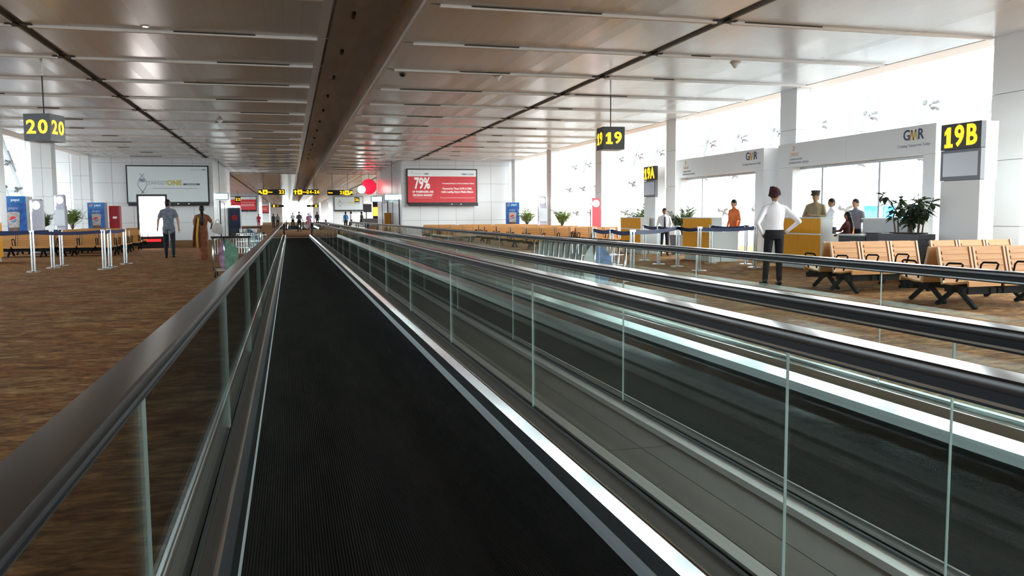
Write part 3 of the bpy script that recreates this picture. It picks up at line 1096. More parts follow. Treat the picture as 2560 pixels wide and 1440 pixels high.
# --- travellers far down the hall
cloth('far_blue', (0.05, 0.15, 0.36))
cloth('far_pink', (0.35, 0.16, 0.22))
cloth('far_grey', (0.13, 0.13, 0.135))
cloth('far_red', (0.30, 0.03, 0.05))
cloth('far_white', (0.55, 0.55, 0.58))
cloth('far_dark', (0.03, 0.03, 0.035))
far = [
    ('man in grey top standing on the carpet gap past the walkway end', (0.80, 72.0), 1.72, 'far_grey', 'trouser_black', 0),
    ('man in bright blue shirt near the far pale billboard', (4.75, 74.0), 1.68, 'far_blue', 'trouser_navy', 30),
    ('person in black standing beside the far café kiosk', (5.75, 69.5), 1.66, 'far_dark', 'trouser_black', 60),
    ('woman in dusty pink beside the far walkway entrance', (1.72, 80.0), 1.6, 'far_pink', 'far_pink', 10),
    ('person in pale clothes walking onto the far walkway', (0.35, 88.0), 1.68, 'far_white', 'trouser_black', 0),
    ('man in dark jacket in front of the far bright doorway', (3.0, 95.0), 1.75, 'far_dark', 'trouser_black', -20),
    ('person in royal blue seen against the far window light', (2.35, 101.0), 1.66, 'far_blue', 'trouser_black', 0),
    ('woman in dark red standing by the far left seats', (-3.25, 96.0), 1.62, 'far_red', 'far_red', 20),
    ('person in navy in the far left waiting area', (-1.75, 99.0), 1.64, 'trouser_navy', 'trouser_black', 40),
    ('second person in charcoal in the far left waiting area', (-1.25, 97.0), 1.60, 'far_grey', 'trouser_black', 10),
    ('man in white shirt at the far café queue', (5.35, 76.0), 1.7, 'far_white', 'trouser_navy', 80),
]
for lab, (x, y), h, a, b, ang in far:
    person(lab, (x, y, 0.033 if 84.5 < y < 124 and (-0.1 < x < 1.1 or 2 < x < 3.3) else 0.0), R(ang), h, shirt=a, low=b, vox=0.03, group='travellers far down the hall')


# ================================================================ SIGNS, BOARDS, SCREENS
mat('sign_black', (0.012, 0.012, 0.013), 0.35)
mat('amber_light', (1.0, 0.60, 0.02), 0.4, emit=((1.0, 0.50, 0.012), 1.0))
mat('board_pale', (0.50, 0.545, 0.55), 0.4, emit=((0.55, 0.62, 0.63), 0.12))
mat('board_white', (0.72, 0.76, 0.77), 0.4, emit=((0.7, 0.76, 0.78), 0.12))
mat('board_red', (0.52, 0.035, 0.045), 0.4, emit=((0.55, 0.03, 0.045), 0.15))
mat('print_white', (0.85, 0.82, 0.80), 0.5, emit=((0.8, 0.76, 0.74), 0.12))
mat('print_pink', (0.85, 0.52, 0.50), 0.5)
mat('print_grey', (0.22, 0.24, 0.27), 0.5)
mat('print_palegrey', (0.42, 0.455, 0.50), 0.5)
mat('print_navy', (0.05, 0.075, 0.16), 0.5)
mat('print_slate', (0.10, 0.13, 0.17), 0.5)
mat('print_blue', (0.16, 0.22, 0.36), 0.5)
mat('print_yellow', (0.62, 0.53, 0.13), 0.5)
mat('print_lime', (0.55, 0.62, 0.30), 0.5)
mat('print_orange', (0.80, 0.33, 0.04), 0.5)
mat('print_peach', (0.82, 0.60, 0.40), 0.5)
mat('print_red', (0.60, 0.03, 0.03), 0.5)
mat('screen_grey', (0.36, 0.37, 0.40), 0.15, emit=((0.4, 0.42, 0.47), 0.12))
mat('screen_glow', (0.9, 0.86, 0.84), 0.3, emit=((1.0, 0.93, 0.90), 3.2))
mat('red_glow', (0.8, 0.02, 0.03), 0.4, emit=((1.0, 0.01, 0.015), 1.6))
mat('disc_red', (0.8, 0.01, 0.03), 0.4, emit=((1.0, 0.004, 0.02), 1.5))
mat('white_glow', (0.9, 0.9, 0.88), 0.4, emit=((1.0, 1.0, 0.96), 5.0))
mat('cyan_glow', (0.5, 0.8, 0.85), 0.4, emit=((0.35, 0.85, 0.95), 1.6))
mat('orange_glow', (0.8, 0.4, 0.1), 0.4, emit=((1.0, 0.32, 0.03), 1.6))
mat('rod_black', (0.02, 0.02, 0.02), 0.5)

# --- hanging gate cubes
def gate_cube(num, label, x, y, ang, s=0.56, z0=2.9, bold=0.010):
    t = thing('gate_number_sign', label, 'sign', (x, y, 0), R(ang), 'hanging gate number cubes')
    MB().box(-s / 2, s / 2, -s / 2, s / 2, z0, z0 + s).build('housing', 'sign_black', t)
    MB().cyl((0, 0, z0 + s), (0, 0, 4.28), 0.014, seg=8).build('rod', 'rod_black', t)
    MB().cyl((0, 0, 4.28), (0, 0, CEIL), 0.022, seg=8).build('rod_sleeve', 'ceiling_white', t)
    zc = z0 + s * 0.49
    sz = s * 0.70
    digits('number', num, sz, 'amber_light', t, (0, -s / 2 - 0.003, zc), '-y', bold, 1.06)
    digits('number', num, sz, 'amber_light', t, (s / 2 + 0.003, 0, zc), '+x', bold, 1.06)
    digits('number', num, sz, 'amber_light', t, (-s / 2 - 0.003, 0, zc), '-x', bold, 1.06)
    return t


gate_cube('20', 'black hanging cube sign with amber number 20 above the stanchions', -4.95, 19.8, -16)
gate_cube('19', 'black hanging cube sign with amber number 19', 7.90, 19.9, -4)
gate_cube('22', 'distant hanging cube sign with amber number 22 in front of a red board', -5.3, 95, 0)
gate_cube('21', 'distant hanging cube sign with amber number 21 in front of a pale board', 7.6, 98, 0)

# --- hanging direction signs
def arrow(mb, cx, cz, s, ang, y=-0.034):
    pts = [(0, 0.5), (0.42, 0.08), (0.16, 0.08), (0.16, -0.5), (-0.16, -0.5), (-0.16, 0.08), (-0.42, 0.08)]
    ca, sa = math.cos(ang), math.sin(ang)
    q = [((px * ca - pz * sa) * s + cx, (px * sa + pz * ca) * s + cz) for px, pz in pts]
    # two pieces so that every face is convex
    mb.prism([(0, 0)] and [q[0], q[1], q[6]], y, y + 0.01, 'y') if False else None
    n = len(q)
    vs = [(a, y, b) for a, b in q]
    mb.add(vs, [(0, 1, 2, 5, 6), (2, 3, 4, 5)])


def direction_sign(label, x0, x1, y, z0, z1, layout):
    t = thing('direction_sign', label, 'sign', ((x0 + x1) / 2, y, 0), 0, 'hanging direction signs')
    w_ = x1 - x0
    h = z1 - z0
    zc = (z0 + z1) / 2
    MB().box(-w_ / 2, w_ / 2, -0.03, 0.03, z0, z1).build('board', 'sign_black', t)
    for q in (-0.3, 0.3):
        MB().cyl((q * w_, 0, z1), (q * w_, 0, CEIL), 0.018, seg=6).build('rod', 'rod_black', t)
    for kind, px, val in layout:
        X_ = (px - 0.5) * w_
        if kind == 'num':
            digits('lettering', val, h * 0.85, 'amber_light', t, (X_, -0.034, zc), '-y', 0.012, 1.0)
        elif kind == 'txt':
            text('lettering', val, h * 0.36, 'amber_light', t, (X_, -0.034, zc), '-y', 0.004, 1.0)
        elif kind == 'sq':
            MB().box(X_ - h * 0.42, X_ + h * 0.42, -0.036, -0.031, zc - h * 0.42, zc + h * 0.42).build('pictogram', 'amber_light', t)
            m_ = MB()
            c = 0.3 * h
            m_.add([(X_ - 0.03 * h, -0.038, zc - c), (X_ + 0.03 * h, -0.038, zc - c), (X_ + 0.05 * h, -0.038, zc + c), (X_ - 0.05 * h, -0.038, zc + c)], [(0, 1, 2, 3)])
            m_.add([(X_ - c, -0.038, zc - 0.12 * h), (X_ + c, -0.038, zc - 0.12 * h), (X_ + 0.05 * h, -0.038, zc + 0.08 * h), (X_ - 0.05 * h, -0.038, zc + 0.08 * h)], [(0, 1, 2, 3)])
            m_.build('plane_symbol', 'sign_black', t)
        elif kind == 'arr':
            m_ = MB()
            arrow(m_, X_, zc, h * 0.8, val)
            m_.build('arrow', 'amber_light', t)
    return t


direction_sign('black hanging direction sign with amber arrow pointing up-left to 22', -2.21, -0.27, 66, 2.95, 3.36, [('arr', 0.08, R(45)), ('sq', 0.26, 0), ('txt', 0.45, 'Gates'), ('num', 0.88, '22')])
direction_sign('black hanging direction sign with amber up arrow to 24-26', 0.36, 2.28, 66, 2.95, 3.36, [('arr', 0.08, 0), ('sq', 0.25, 0), ('txt', 0.44, 'Gates'), ('num', 0.76, '24-26')])
direction_sign('black hanging direction sign with 21 and an amber arrow up-right', 2.89, 4.82, 66, 2.90, 3.31, [('txt', 0.12, 'Gates'), ('num', 0.58, '21'), ('sq', 0.77, 0), ('arr', 0.93, R(-45))])
direction_sign('tiny distant direction sign with amber end, on the dark side of the far window', -2.9, -0.8, 150, 2.95, 3.35, [('sq', 0.2, 0), ('txt', 0.5, 'Gates')])
direction_sign('tiny distant direction sign with amber end, nearer the pale far board', 3.0, 5.0, 150, 2.95, 3.35, [('sq', 0.8, 0), ('txt', 0.4, 'Gates')])

# --- billboards on the service blocks
def billboard(label, x0, x1, y, z0, z1, style, small=False):
    t = thing('billboard', label, 'billboard', (x0, y, 0))
    w_ = x1 - x0
    zt = z0 + 0.22
    MB().box(0, w_, -0.16, -0.02, zt - 0.06, z1).build('frame', 'dark_frame', t)
    MB().prism([(-0.05, z0 + 0.07), (-0.42, z0 + 0.03), (-0.42, zt - 0.02), (-0.05, zt)], 0.1, w_ - 0.02, 'x').build('lamp_tray', 'dark_frame', t)
    f = 0.07
    X0, X1, Z0, Z1 = f, w_ - f, zt + 0.03, z1 - f
    W, H_ = X1 - X0, Z1 - Z0
    yf = -0.163

    def px(u):
        return X0 + W * u

    def pz(v):
        return Z0 + H_ * v
    if style == 'red':
        MB().box(X0, X1, yf, -0.15, pz(0.80), Z1).build('header', 'board_white', t)
        MB().box(X0, X1, yf, -0.15, Z0, pz(0.80)).build('red_field', 'board_red', t)
        ty = yf - 0.003
        text('number', '79%' if not small else '1%', H_ * 0.47, 'print_white', t, (px(0.205 if not small else 0.09), ty, pz(0.575)), '-y', 0.03, 0.62)
        for k, s_ in enumerate(('OF PASSENGERS ARE', 'DECISION MAKERS*')):
            text('lettering', s_, H_ * 0.088, 'print_white', t, (px(0.215), ty, pz(0.325 - 0.105 * k)), '-y', 0.006, 0.80)
        text('lettering', 'Promotional Reach is A Proven Business Vehicle', H_ * 0.058, 'print_white', t, (px(0.735), ty, pz(0.585)), '-y', 0.003, 0.88)
        text('lettering', 'Powered by Times OOH & GMR,', H_ * 0.085, 'print_white', t, (px(0.72), ty, pz(0.425)), '-y', 0.005, 0.80)
        text('lettering', "India's Leading Airport Media Alliance", H_ * 0.085, 'print_white', t, (px(0.72), ty, pz(0.325)), '-y', 0.005, 0.78)
        MB().box(px(0.08), px(0.34), ty, yf, pz(0.137), pz(0.147)).build('print_line', 'print_pink', t)
        MB().box(px(0.46), px(0.975), ty, yf, pz(0.135), pz(0.148)).build('print_line', 'print_pink', t)
        text('logo', 'GMR', H_ * 0.075, 'print_grey', t, (px(0.265), ty, pz(0.875)), '-y', 0.003)
        text('logo', 'TIMES OOH', H_ * 0.075, 'print_blue', t, (px(0.87), ty, pz(0.870)), '-y', 0.003)
        MB().box(px(0.06), px(0.20), ty, yf, pz(0.866), pz(0.876)).build('print_line', 'print_palegrey', t)
        MB().prism([(px(0.045), pz(0.90)), (px(0.075), pz(0.925)), (px(0.06), pz(0.935)), (px(0.05), pz(0.92))], ty, yf, 'y').build('print_mark', 'print_grey', t)
    else:
        MB().box(X0, X1, yf, -0.15, Z0, Z1).build('pale_field', 'board_pale', t)
        ty = yf - 0.003
        # loop emblem: two crossing arcs
        for s_ in (-1, 1):
            pts = []
            for k in range(15):
                q = k / 14
                v = 0.24 + 0.56 * q
                off = math.sin(math.pi * (q - 0.08) / 0.80) * 0.055
                pts.append((px(0.18 + s_ * off), yf - 0.004, pz(v)))
            rr = [0.012 + 0.022 * max(0, 0.4 - k / 14) for k in range(15)]
            MB().tube(pts, rr, 6).build('emblem_arc', 'print_slate', t)
            MB().prism([(px(0.18 + s_ * 0.045), pz(0.25)), (px(0.18 + s_ * 0.07), pz(0.29)), (px(0.18 + s_ * 0.04), pz(0.30))], ty, yf, 'y').build('emblem_tip', 'print_lime', t)
        MB().box(px(0.145), px(0.215), ty, yf, pz(0.56), pz(0.66)).build('emblem_badge', 'print_palegrey', t)
        text('lettering', 'ISL', H_ * 0.09, 'print_blue', t, (px(0.18), ty - 0.003, pz(0.61)), '-y', 0.002)
        text('lettering', 'TARGET', H_ * 0.15, 'print_palegrey', t, (px(0.365), ty, pz(0.535)), '-y', 0.004, 0.95)
        text('lettering', 'ONE', H_ * 0.19, 'print_yellow', t, (px(0.578), ty, pz(0.535)), '-y', 0.018, 1.0)
        MB().box(px(0.69), px(0.90), ty, yf, pz(0.475), pz(0.525)).build('print_bar', 'print_slate', t)
        MB().box(px(0.73), px(0.86), ty - 0.002, ty, pz(0.485), pz(0.515)).build('print_bar', 'print_palegrey', t)
        MB().box(px(0.30), px(0.88), ty, yf, pz(0.375), pz(0.395)).build('print_line', 'print_palegrey', t)
        MB().box(px(0.79), px(0.90), ty, yf, pz(0.905), pz(0.92)).build('print_line', 'print_palegrey', t)
        text('logo', 'GMR', H_ * 0.055, 'print_grey', t, (px(0.955), ty, pz(0.915)), '-y', 0.002)
    for q in (0.62, 0.75):
        MB().ball((w_ * q, -0.43, zt - 0.08), 0.045, 0.02, 0.03, 10, 6).build('lamp', 'print_white', t)
    return t


billboard('large red billboard reading 79% on the white panel wall', 6.82, 11.12, 50, 1.83, 4.09, 'red')
billboard('large pale billboard with yellow word ONE and a loop emblem', -8.58, -4.30, 50, 1.90, 4.17, 'pale')
billboard('distant red billboard behind the number 22 sign', -8.7, -4.5, 126, 2.05, 4.25, 'red', True)
billboard('distant pale billboard behind the number 21 sign', 6.45, 10.7, 126, 2.0, 4.25, 'pale')
block_wall('wall_farthest_left', 2 * XC - 17.5, -4.4, 200, 210, False)
block_wall('wall_farthest_right', 7.2, 17.5, 200, 210, False)
billboard('tiny farthest red billboard at the end of the hall', -8.7, -4.5, 200, 2.1, 4.3, 'red', True)

# --- free-standing light box
t = thing('advertising_lightbox', 'free-standing light box with blank glowing white screen and red base strip', 'light box', (-5.55, 37.8, 0))
MB().box(-0.60, 0.60, 0.02, 0.28, 0.42, 2.26).build('frame', 'dark_frame', t)
MB().box(-0.51, 0.51, 0.0, 0.02, 0.50, 2.17).build('screen', 'screen_glow', t)
MB().box(-0.60, 0.60, -0.02, 0.30, 0.0, 0.42).build('plinth', 'dark_frame', t)
MB().box(-0.34, 0.30, -0.035, -0.02, 0.28, 0.38).build('red_light', 'red_glow', t)

# --- gate pylons 19A and 19B
def pylon(num, label, y0, y1, x=11.6):
    t = thing('gate_pylon', label, 'sign', (x, (y0 + y1) / 2, 0), 0, 'gate pylons')
    h = (y1 - y0) / 2
    MB().box(0, 0.32, -h + 0.01, h - 0.01, 0, 1.84).build('base', 'white_paint', t)
    MB().box(0.08, 0.34, -h, h, 1.84, 2.85).build('back_panel', 'white_paint', t)
    MB().box(-0.02, 0.08, -h, h, 2.40, 2.86).build('number_board', 'sign_black', t)
    MB().box(-0.01, 0.08, -h, h, 1.85, 2.39).build('screen_frame', 'print_grey', t)
    MB().box(-0.016, 0.0, -h + 0.06, h - 0.06, 1.92, 2.34).build('screen', 'screen_grey', t)
    digits('number', num, 0.50, 'amber_light', t, (-0.026, 0, 2.62), '-x', 0.014, 0.90)
    return t


pylon('19B', 'white gate pylon with amber 19B beside the big leafy plant', 11.95, 12.87)
pylon('19A', 'white gate pylon with amber 19A behind the far amber desk', 25.25, 26.16)


# ================================================================ GATE PORTALS
mat('portal_white', (0.86, 0.865, 0.87), 0.4, noise=(0.6, 0.02))
mat('mullion_grey', (0.40, 0.42, 0.44), 0.35, metal=0.4)


def gate_portal(label, y0, y1, o0, o1, mulls, top=3.06, head=2.46, x=12.5):
    t = thing('gate_portal', label, 'gate portal', (x, y0, 0), 0, 'white gate portals')
    L = y1 - y0
    a, b = o0 - y0, o1 - y0
    d = 0.62
    seams = [0, L * 0.5, L]
    for k in range(2):
        MB().box(0, d, seams[k] + 0.004, seams[k + 1] - 0.004, head, top).build('header_panel', 'portal_white', t)
    MB().box(0, d, 0, a, 0.0, head - 0.004).build('jamb', 'portal_white', t)
    MB().box(0, d, b, L, 0.0, head - 0.004).build('jamb', 'portal_white', t)
    MB().box(0.22, 0.32, a, b, head - 0.06, head - 0.004).build('door_rail', 'mullion_grey', t)
    ms = sorted(m - y0 for m in mulls)
    for m in ms:
        MB().box(0.22, 0.32, m - 0.03, m + 0.03, 0.0, head - 0.06).build('mullion', 'mullion_grey', t)
    edges = [a] + ms + [b]
    for p, q in zip(edges[:-1], edges[1:]):
        if q - p > 2.6:
            continue                         # the open doorway
        MB().box(0.265, 0.275, p + 0.035, q - 0.035, 0.03, head - 0.065).build('glass_pane', 'facade_glass', t)
    # marks on the header: y falls to the right as seen from the hall
    yl, yr = L - 0.72, 0.62
    xf = -0.004
    for ch, mt, dy in (('G', 'print_navy', 0.20), ('R', 'print_navy', -0.20)):
        text('logo', ch, 0.30, mt, t, (xf, yr + dy, 2.87), '-x', 0.004, 0.95)
    for q, mt in ((0.055, 'print_orange'), (-0.055, 'print_yellow')):     # the middle letter: two peaks
        for s_ in (-1, 1):
            yc = yr + q
            MB().add([(xf - 0.001, yc - 0.018, 2.975), (xf - 0.001, yc + 0.018, 2.975), (xf - 0.001, yc + s_ * 0.055 + 0.018, 2.765), (xf - 0.001, yc + s_ * 0.055 - 0.018, 2.765)], [(0, 1, 2, 3)]).build('logo_peak', mt, t)
    text('lettering', 'Creating Tomorrow Today', 0.085, 'print_palegrey', t, (xf, yr, 2.66), '-x', 0.0)
    MB().tube([(xf, yl + 0.05, 2.98), (xf, yl - 0.03, 2.95), (xf, yl + 0.0, 2.91), (xf, yl + 0.04, 2.87)], 0.012, 6).build('swirl_mark', 'print_orange', t)
    text('logo', 'DELHI', 0.12, 'print_peach', t, (xf, yl - 0.02, 2.77), '-x', 0.003)
    text('lettering', 'INDIRA GANDHI', 0.07, 'print_palegrey', t, (xf, yl - 0.1, 2.65), '-x', 0.0)
    text('lettering', 'INTERNATIONAL AIRPORT', 0.07, 'print_palegrey', t, (xf, yl - 0.22, 2.56), '-x', 0.0)
    return t


gate_portal('white gate portal behind the khaki officer, next to the 19B pylon', 14.03, 19.60, 14.36, 18.92, [15.93, 17.99])
gate_portal('white gate portal framing the man in orange, beside the 19A pylon', 20.28, 25.62, 20.70, 25.25, [24.18])

# ================================================================ DESKS AND PLANTERS AT THE GATES
mat('amber_laminate', (0.78, 0.34, 0.014), 0.5, spec=0.25, noise=(3, 0.06, (1, 8, 1)))
mat('desk_grey', (0.55, 0.56, 0.56), 0.35)
mat('desk_dark', (0.055, 0.058, 0.066), 0.5)
mat('slate_planter', (0.115, 0.125, 0.145), 0.55)


def desk(label, x, y0, x_low, L=1.65):
    """high amber front toward the hall, grey end, lower counter behind"""
    t = thing('gate_desk', label, 'desk', (x, y0, 0), 0, 'amber gate desks')
    MB().box(0.02, 0.32, 0.0, L, 0.14, 1.16).build('body', 'desk_grey', t)
    MB().box(0.05, 0.30, 0.03, L - 0.03, 0, 0.14).build('plinth', 'desk_grey', t)
    MB().box(-0.02, 0.34, -0.015, L + 0.015, 1.16, 1.185).build('top', 'desk_grey', t)
    for a, b in ((0.0, L * 0.5), (L * 0.5, L)):
        MB().box(0.0, 0.02, a + 0.004, b - 0.004, 0.14, 0.785).build('front_panel', 'amber_laminate', t)
    MB().box(0.0, 0.02, 0.004, L - 0.004, 0.82, 1.155).build('front_panel', 'amber_laminate', t)
    MB().box(-0.012, 0.02, 0.0, L, 0.787, 0.818).build('front_trim', 'white_paint', t)
    MB().box(0.32, x_low - x, 0.02, L - 0.02, 0.0, 0.78).build('low_counter', 'desk_grey', t)
    MB().box(0.32, x_low - x + 0.02, 0.0, L, 0.78, 0.80).build('low_top', 'desk_grey', t)
    MB().box(0.45, 0.49, L * 0.45, L * 0.70, 0.80, 0.84).build('monitor_foot', 'black_plastic', t)
    MB().box(0.45, 0.48, L * 0.35, L * 0.80, 0.84, 1.12).build('monitor', 'black_plastic', t)
    return t


desk('amber-fronted gate desk beside the man with hands on hips', 11.5, 16.3, 12.38 - 0.3)
desk('amber-fronted gate desk in front of the man in orange', 10.82, 20.05, 11.64)
desk('amber-fronted gate desk standing before the 19A pylon', 10.95, 24.98, 11.58)
d4 = desk('amber-fronted gate desk cut by the frame edge beyond the stanchions', -9.45, 26.0, -8.7)
d4.location = (-8.27, 27.9, 0)
d4.rotation_euler = (0, 0, R(180))
t = thing('low_counter', 'pale grey waist-high counter below the gate window', 'counter', (12.0, 13.95, 0))
MB().box(0, 0.30, 0, 1.55, 0, 1.14).build('body', 'desk_grey', t)
MB().box(-0.03, 0.33, -0.02, 1.57, 1.14, 1.17).build('top', 'white_paint', t)
t = thing('bag_scale_box', 'black low cabinet between the grey counter and the planter', 'cabinet', (11.35, 14.10, 0))
MB().box(0, 0.5, 0, 0.45, 0, 0.86).build('body', 'desk_dark', t)
MB().box(-0.02, 0.52, -0.02, 0.47, 0.86, 0.885).build('top', 'black_plastic', t)
t = thing('low_cabinet', 'dark grey cabinet with pale top behind the empty seats', 'cabinet', (11.38, 14.62, 0))
MB().box(0, 0.5, 0, 0.85, 0, 0.80).build('body', 'desk_dark', t)
MB().box(-0.02, 0.52, -0.02, 0.87, 0.80, 0.83).build('top', 'desk_grey', t)


def planter_box(name, label, x0, x1, y0, y1, h, slats=8):
    t = thing(name, label, 'planter', (x0, y0, 0))
    w_, L = x1 - x0, y1 - y0
    MB().box(0.012, w_ - 0.012, 0.012, L - 0.012, 0, h - 0.03).build('box', 'slate_planter', t)
    for k in range(slats):
        za, zb = h * k / slats + 0.005, h * (k + 1) / slats - 0.005
        MB().box(0, w_, 0, L, za, zb).build('slat', 'slate_planter', t)
    return t


planter_box('planter_box', 'slate slatted planter box holding the big leafy plant', 11.2, 11.58, 12.92, 14.0, 0.88)

# ================================================================ PLANTS
def leafmat(name, col):
    m = mat(name, col, 0.45, spec=0.4, noise=(14, 0.45))
    m.node_tree.nodes['Principled BSDF'].inputs['Subsurface Weight'].default_value = 0.0
    return name


leafmat('leaf_dark', (0.045, 0.075, 0.035))
leafmat('leaf_mid', (0.10, 0.17, 0.045))
leafmat('leaf_yellow', (0.20, 0.25, 0.05))
mat('stem_brown', (0.10, 0.075, 0.045), 0.8)
mat('soil', (0.05, 0.035, 0.025), 0.95)
mat('pot_grey', (0.13, 0.13, 0.14), 0.5)


def palm_foliage(mb, c, h, spread, n, leaflets, lw, seed):
    rnd = random.Random(seed)
    for k in range(n):
        a = 2 * math.pi * k / n + rnd.uniform(-0.3, 0.3)
        ln = h * rnd.uniform(0.65, 1.05)
        out = spread * rnd.uniform(0.35, 1.0)
        pts = []
        for q in range(6):
            u = q / 5
            pts.append(Vector((c[0] + math.cos(a) * out * u ** 1.3, c[1] + math.sin(a) * out * u ** 1.3, c[2] + ln * (u - 0.28 * u * u * rnd.uniform(0.6, 1.5)))))
        mb.tube(pts, [0.012, 0.01, 0.008, 0.006, 0.004, 0.003], 5, 1)
        for q in range(leaflets):
            u = 0.35 + 0.65 * q / leaflets
            i = min(4, int(u * 5))
            p = pts[i].lerp(pts[i + 1], u * 5 - i)
            d = (pts[i + 1] - pts[i]).normalized()
            for s in (-1, 1):
                sd = Vector((-math.sin(a), math.cos(a), 0)) * s
                tip = p + (sd * 0.8 + d * 0.65 + Vector((0, 0, rnd.uniform(-0.35, 0.3)))).normalized() * lw * rnd.uniform(0.7, 1.15)
                m_ = p.lerp(tip, 0.45)
                wv = d * lw * 0.085
                mb.add([p, m_ + wv + Vector((0, 0, 0.01)), tip, m_ - wv + Vector((0, 0, 0.01))], [(0, 1, 2, 3)], rnd.choice((0, 0, 2)))


def potted_palm(label, x, y, h=1.2, spread=0.55, pot=0.62, seed=1, n=20, dark=False, group='potted palms'):
    t = thing('potted_palm', label, 'plant', (x, y, 0), 0, group)
    MB().loft([[(s * a, q * a, z) for s, q in ((-1, -1), (1, -1), (1, 1), (-1, 1))] for a, z in ((0.24, 0), (0.30, pot), (0.27, pot), (0.25, pot - 0.06))]).build('pot', 'pot_grey', t)
    MB().box(-0.24, 0.24, -0.24, 0.24, pot - 0.07, pot - 0.05).build('soil', 'soil', t)
    m_ = MB()
    palm_foliage(m_, (0, 0, pot - 0.05), h, spread, n, 12, 0.26, seed)
    tag(m_.build('foliage', ['leaf_dark' if dark else 'leaf_mid', 'stem_brown', 'leaf_mid' if dark else 'leaf_yellow'], t), kind='stuff')
    return t


potted_palm('bushy potted palm between the two blue vending machines', -10.6, 46.5, 1.35, 0.75, 0.72, 3, 30)
potted_palm('potted palm beside the single blue vending machine, against white wall', 13.0, 45.4, 1.25, 0.55, 0.66, 4, 22)
potted_palm('potted palm between the grey and red display totems', 12.95, 39.0, 1.2, 0.55, 0.66, 5, 22)
potted_palm('dark potted palm behind the 19A pylon, on its window side', 12.05, 27.5, 1.25, 0.5, 0.6, 6, 18, True)
potted_palm('dark potted palm behind the clerk with the tie', 12.05, 24.2, 1.05, 0.45, 0.62, 7, 18, True)
potted_palm('small palm partly hidden by the tall blue vending machine', -9.55, 37.2, 1.0, 0.42, 0.75, 8, 14, True)
potted_palm('palm at the frame edge beyond the nearest column', 14.6, 11.9, 1.2, 0.5, 0.6, 9, 18)
# the big leafy plant: leaves as separate parts that share one mesh
t = thing('leafy_plant', 'big dark leafy plant growing from the slate planter box', 'plant', (11.39, 13.40, 0.88))
rnd = random.Random(12)
MB().box(-0.14, 0.14, -0.35, 0.35, 0.0, 0.02).build('soil', 'soil', t)
leaf_me = None
stems = []
for k in range(11):
    y0_ = rnd.uniform(-0.33, 0.33)
    x0_ = rnd.uniform(-0.08, 0.08)
    top = Vector((x0_ + rnd.uniform(-0.22, 0.22), y0_ * 1.5 + rnd.uniform(-0.12, 0.12), rnd.uniform(0.45, 0.78)))
    mid = Vector((x0_ * 1.5, y0_ * 1.1, top.z * 0.5))
    pts = [Vector((x0_, y0_, 0)), mid, top]
    MB().tube(pts, [0.016, 0.013, 0.007], 6).build('stem', 'stem_brown', t)
    stems.append(pts)
for k in range(230):
    pts = rnd.choice(stems)
    u = rnd.uniform(0.35, 1.0)
    p = pts[0].lerp(pts[1], u * 2) if u < 0.5 else pts[1].lerp(pts[2], u * 2 - 1)
    if leaf_me is None:
        lm = MB()
        lm.add([(0, 0, 0), (0.035, 0.05, 0.012), (0.04, 0.11, 0.008), (0, 0.20, -0.03), (-0.04, 0.11, 0.008), (-0.035, 0.05, 0.012), (0, 0.06, 0.0), (0, 0.12, -0.006)],
               [(0, 1, 6), (1, 2, 7, 6), (2, 3, 7), (0, 6, 5), (5, 6, 7, 4), (4, 7, 3)])
        o = lm.build('leaf', 'leaf_dark', t)
        leaf_me = o.data
    else:
        o = link('leaf', leaf_me, t)
    o.location = p
    o.rotation_euler = (rnd.uniform(-0.8, 0.5), rnd.uniform(-0.5, 0.5), rnd.uniform(0, 6.28))
    s_ = rnd.uniform(0.75, 1.35)
    o.scale = (s_, s_, s_)


# ================================================================ SEATS
mat('seat_tan', (0.50, 0.232, 0.075), 0.42, spec=0.3, noise=(5, 0.08, (1, 12, 6)))
mat('seat_edge', (0.50, 0.30, 0.16), 0.28)
mat('seat_black', (0.010, 0.010, 0.011), 0.8, spec=0.15)


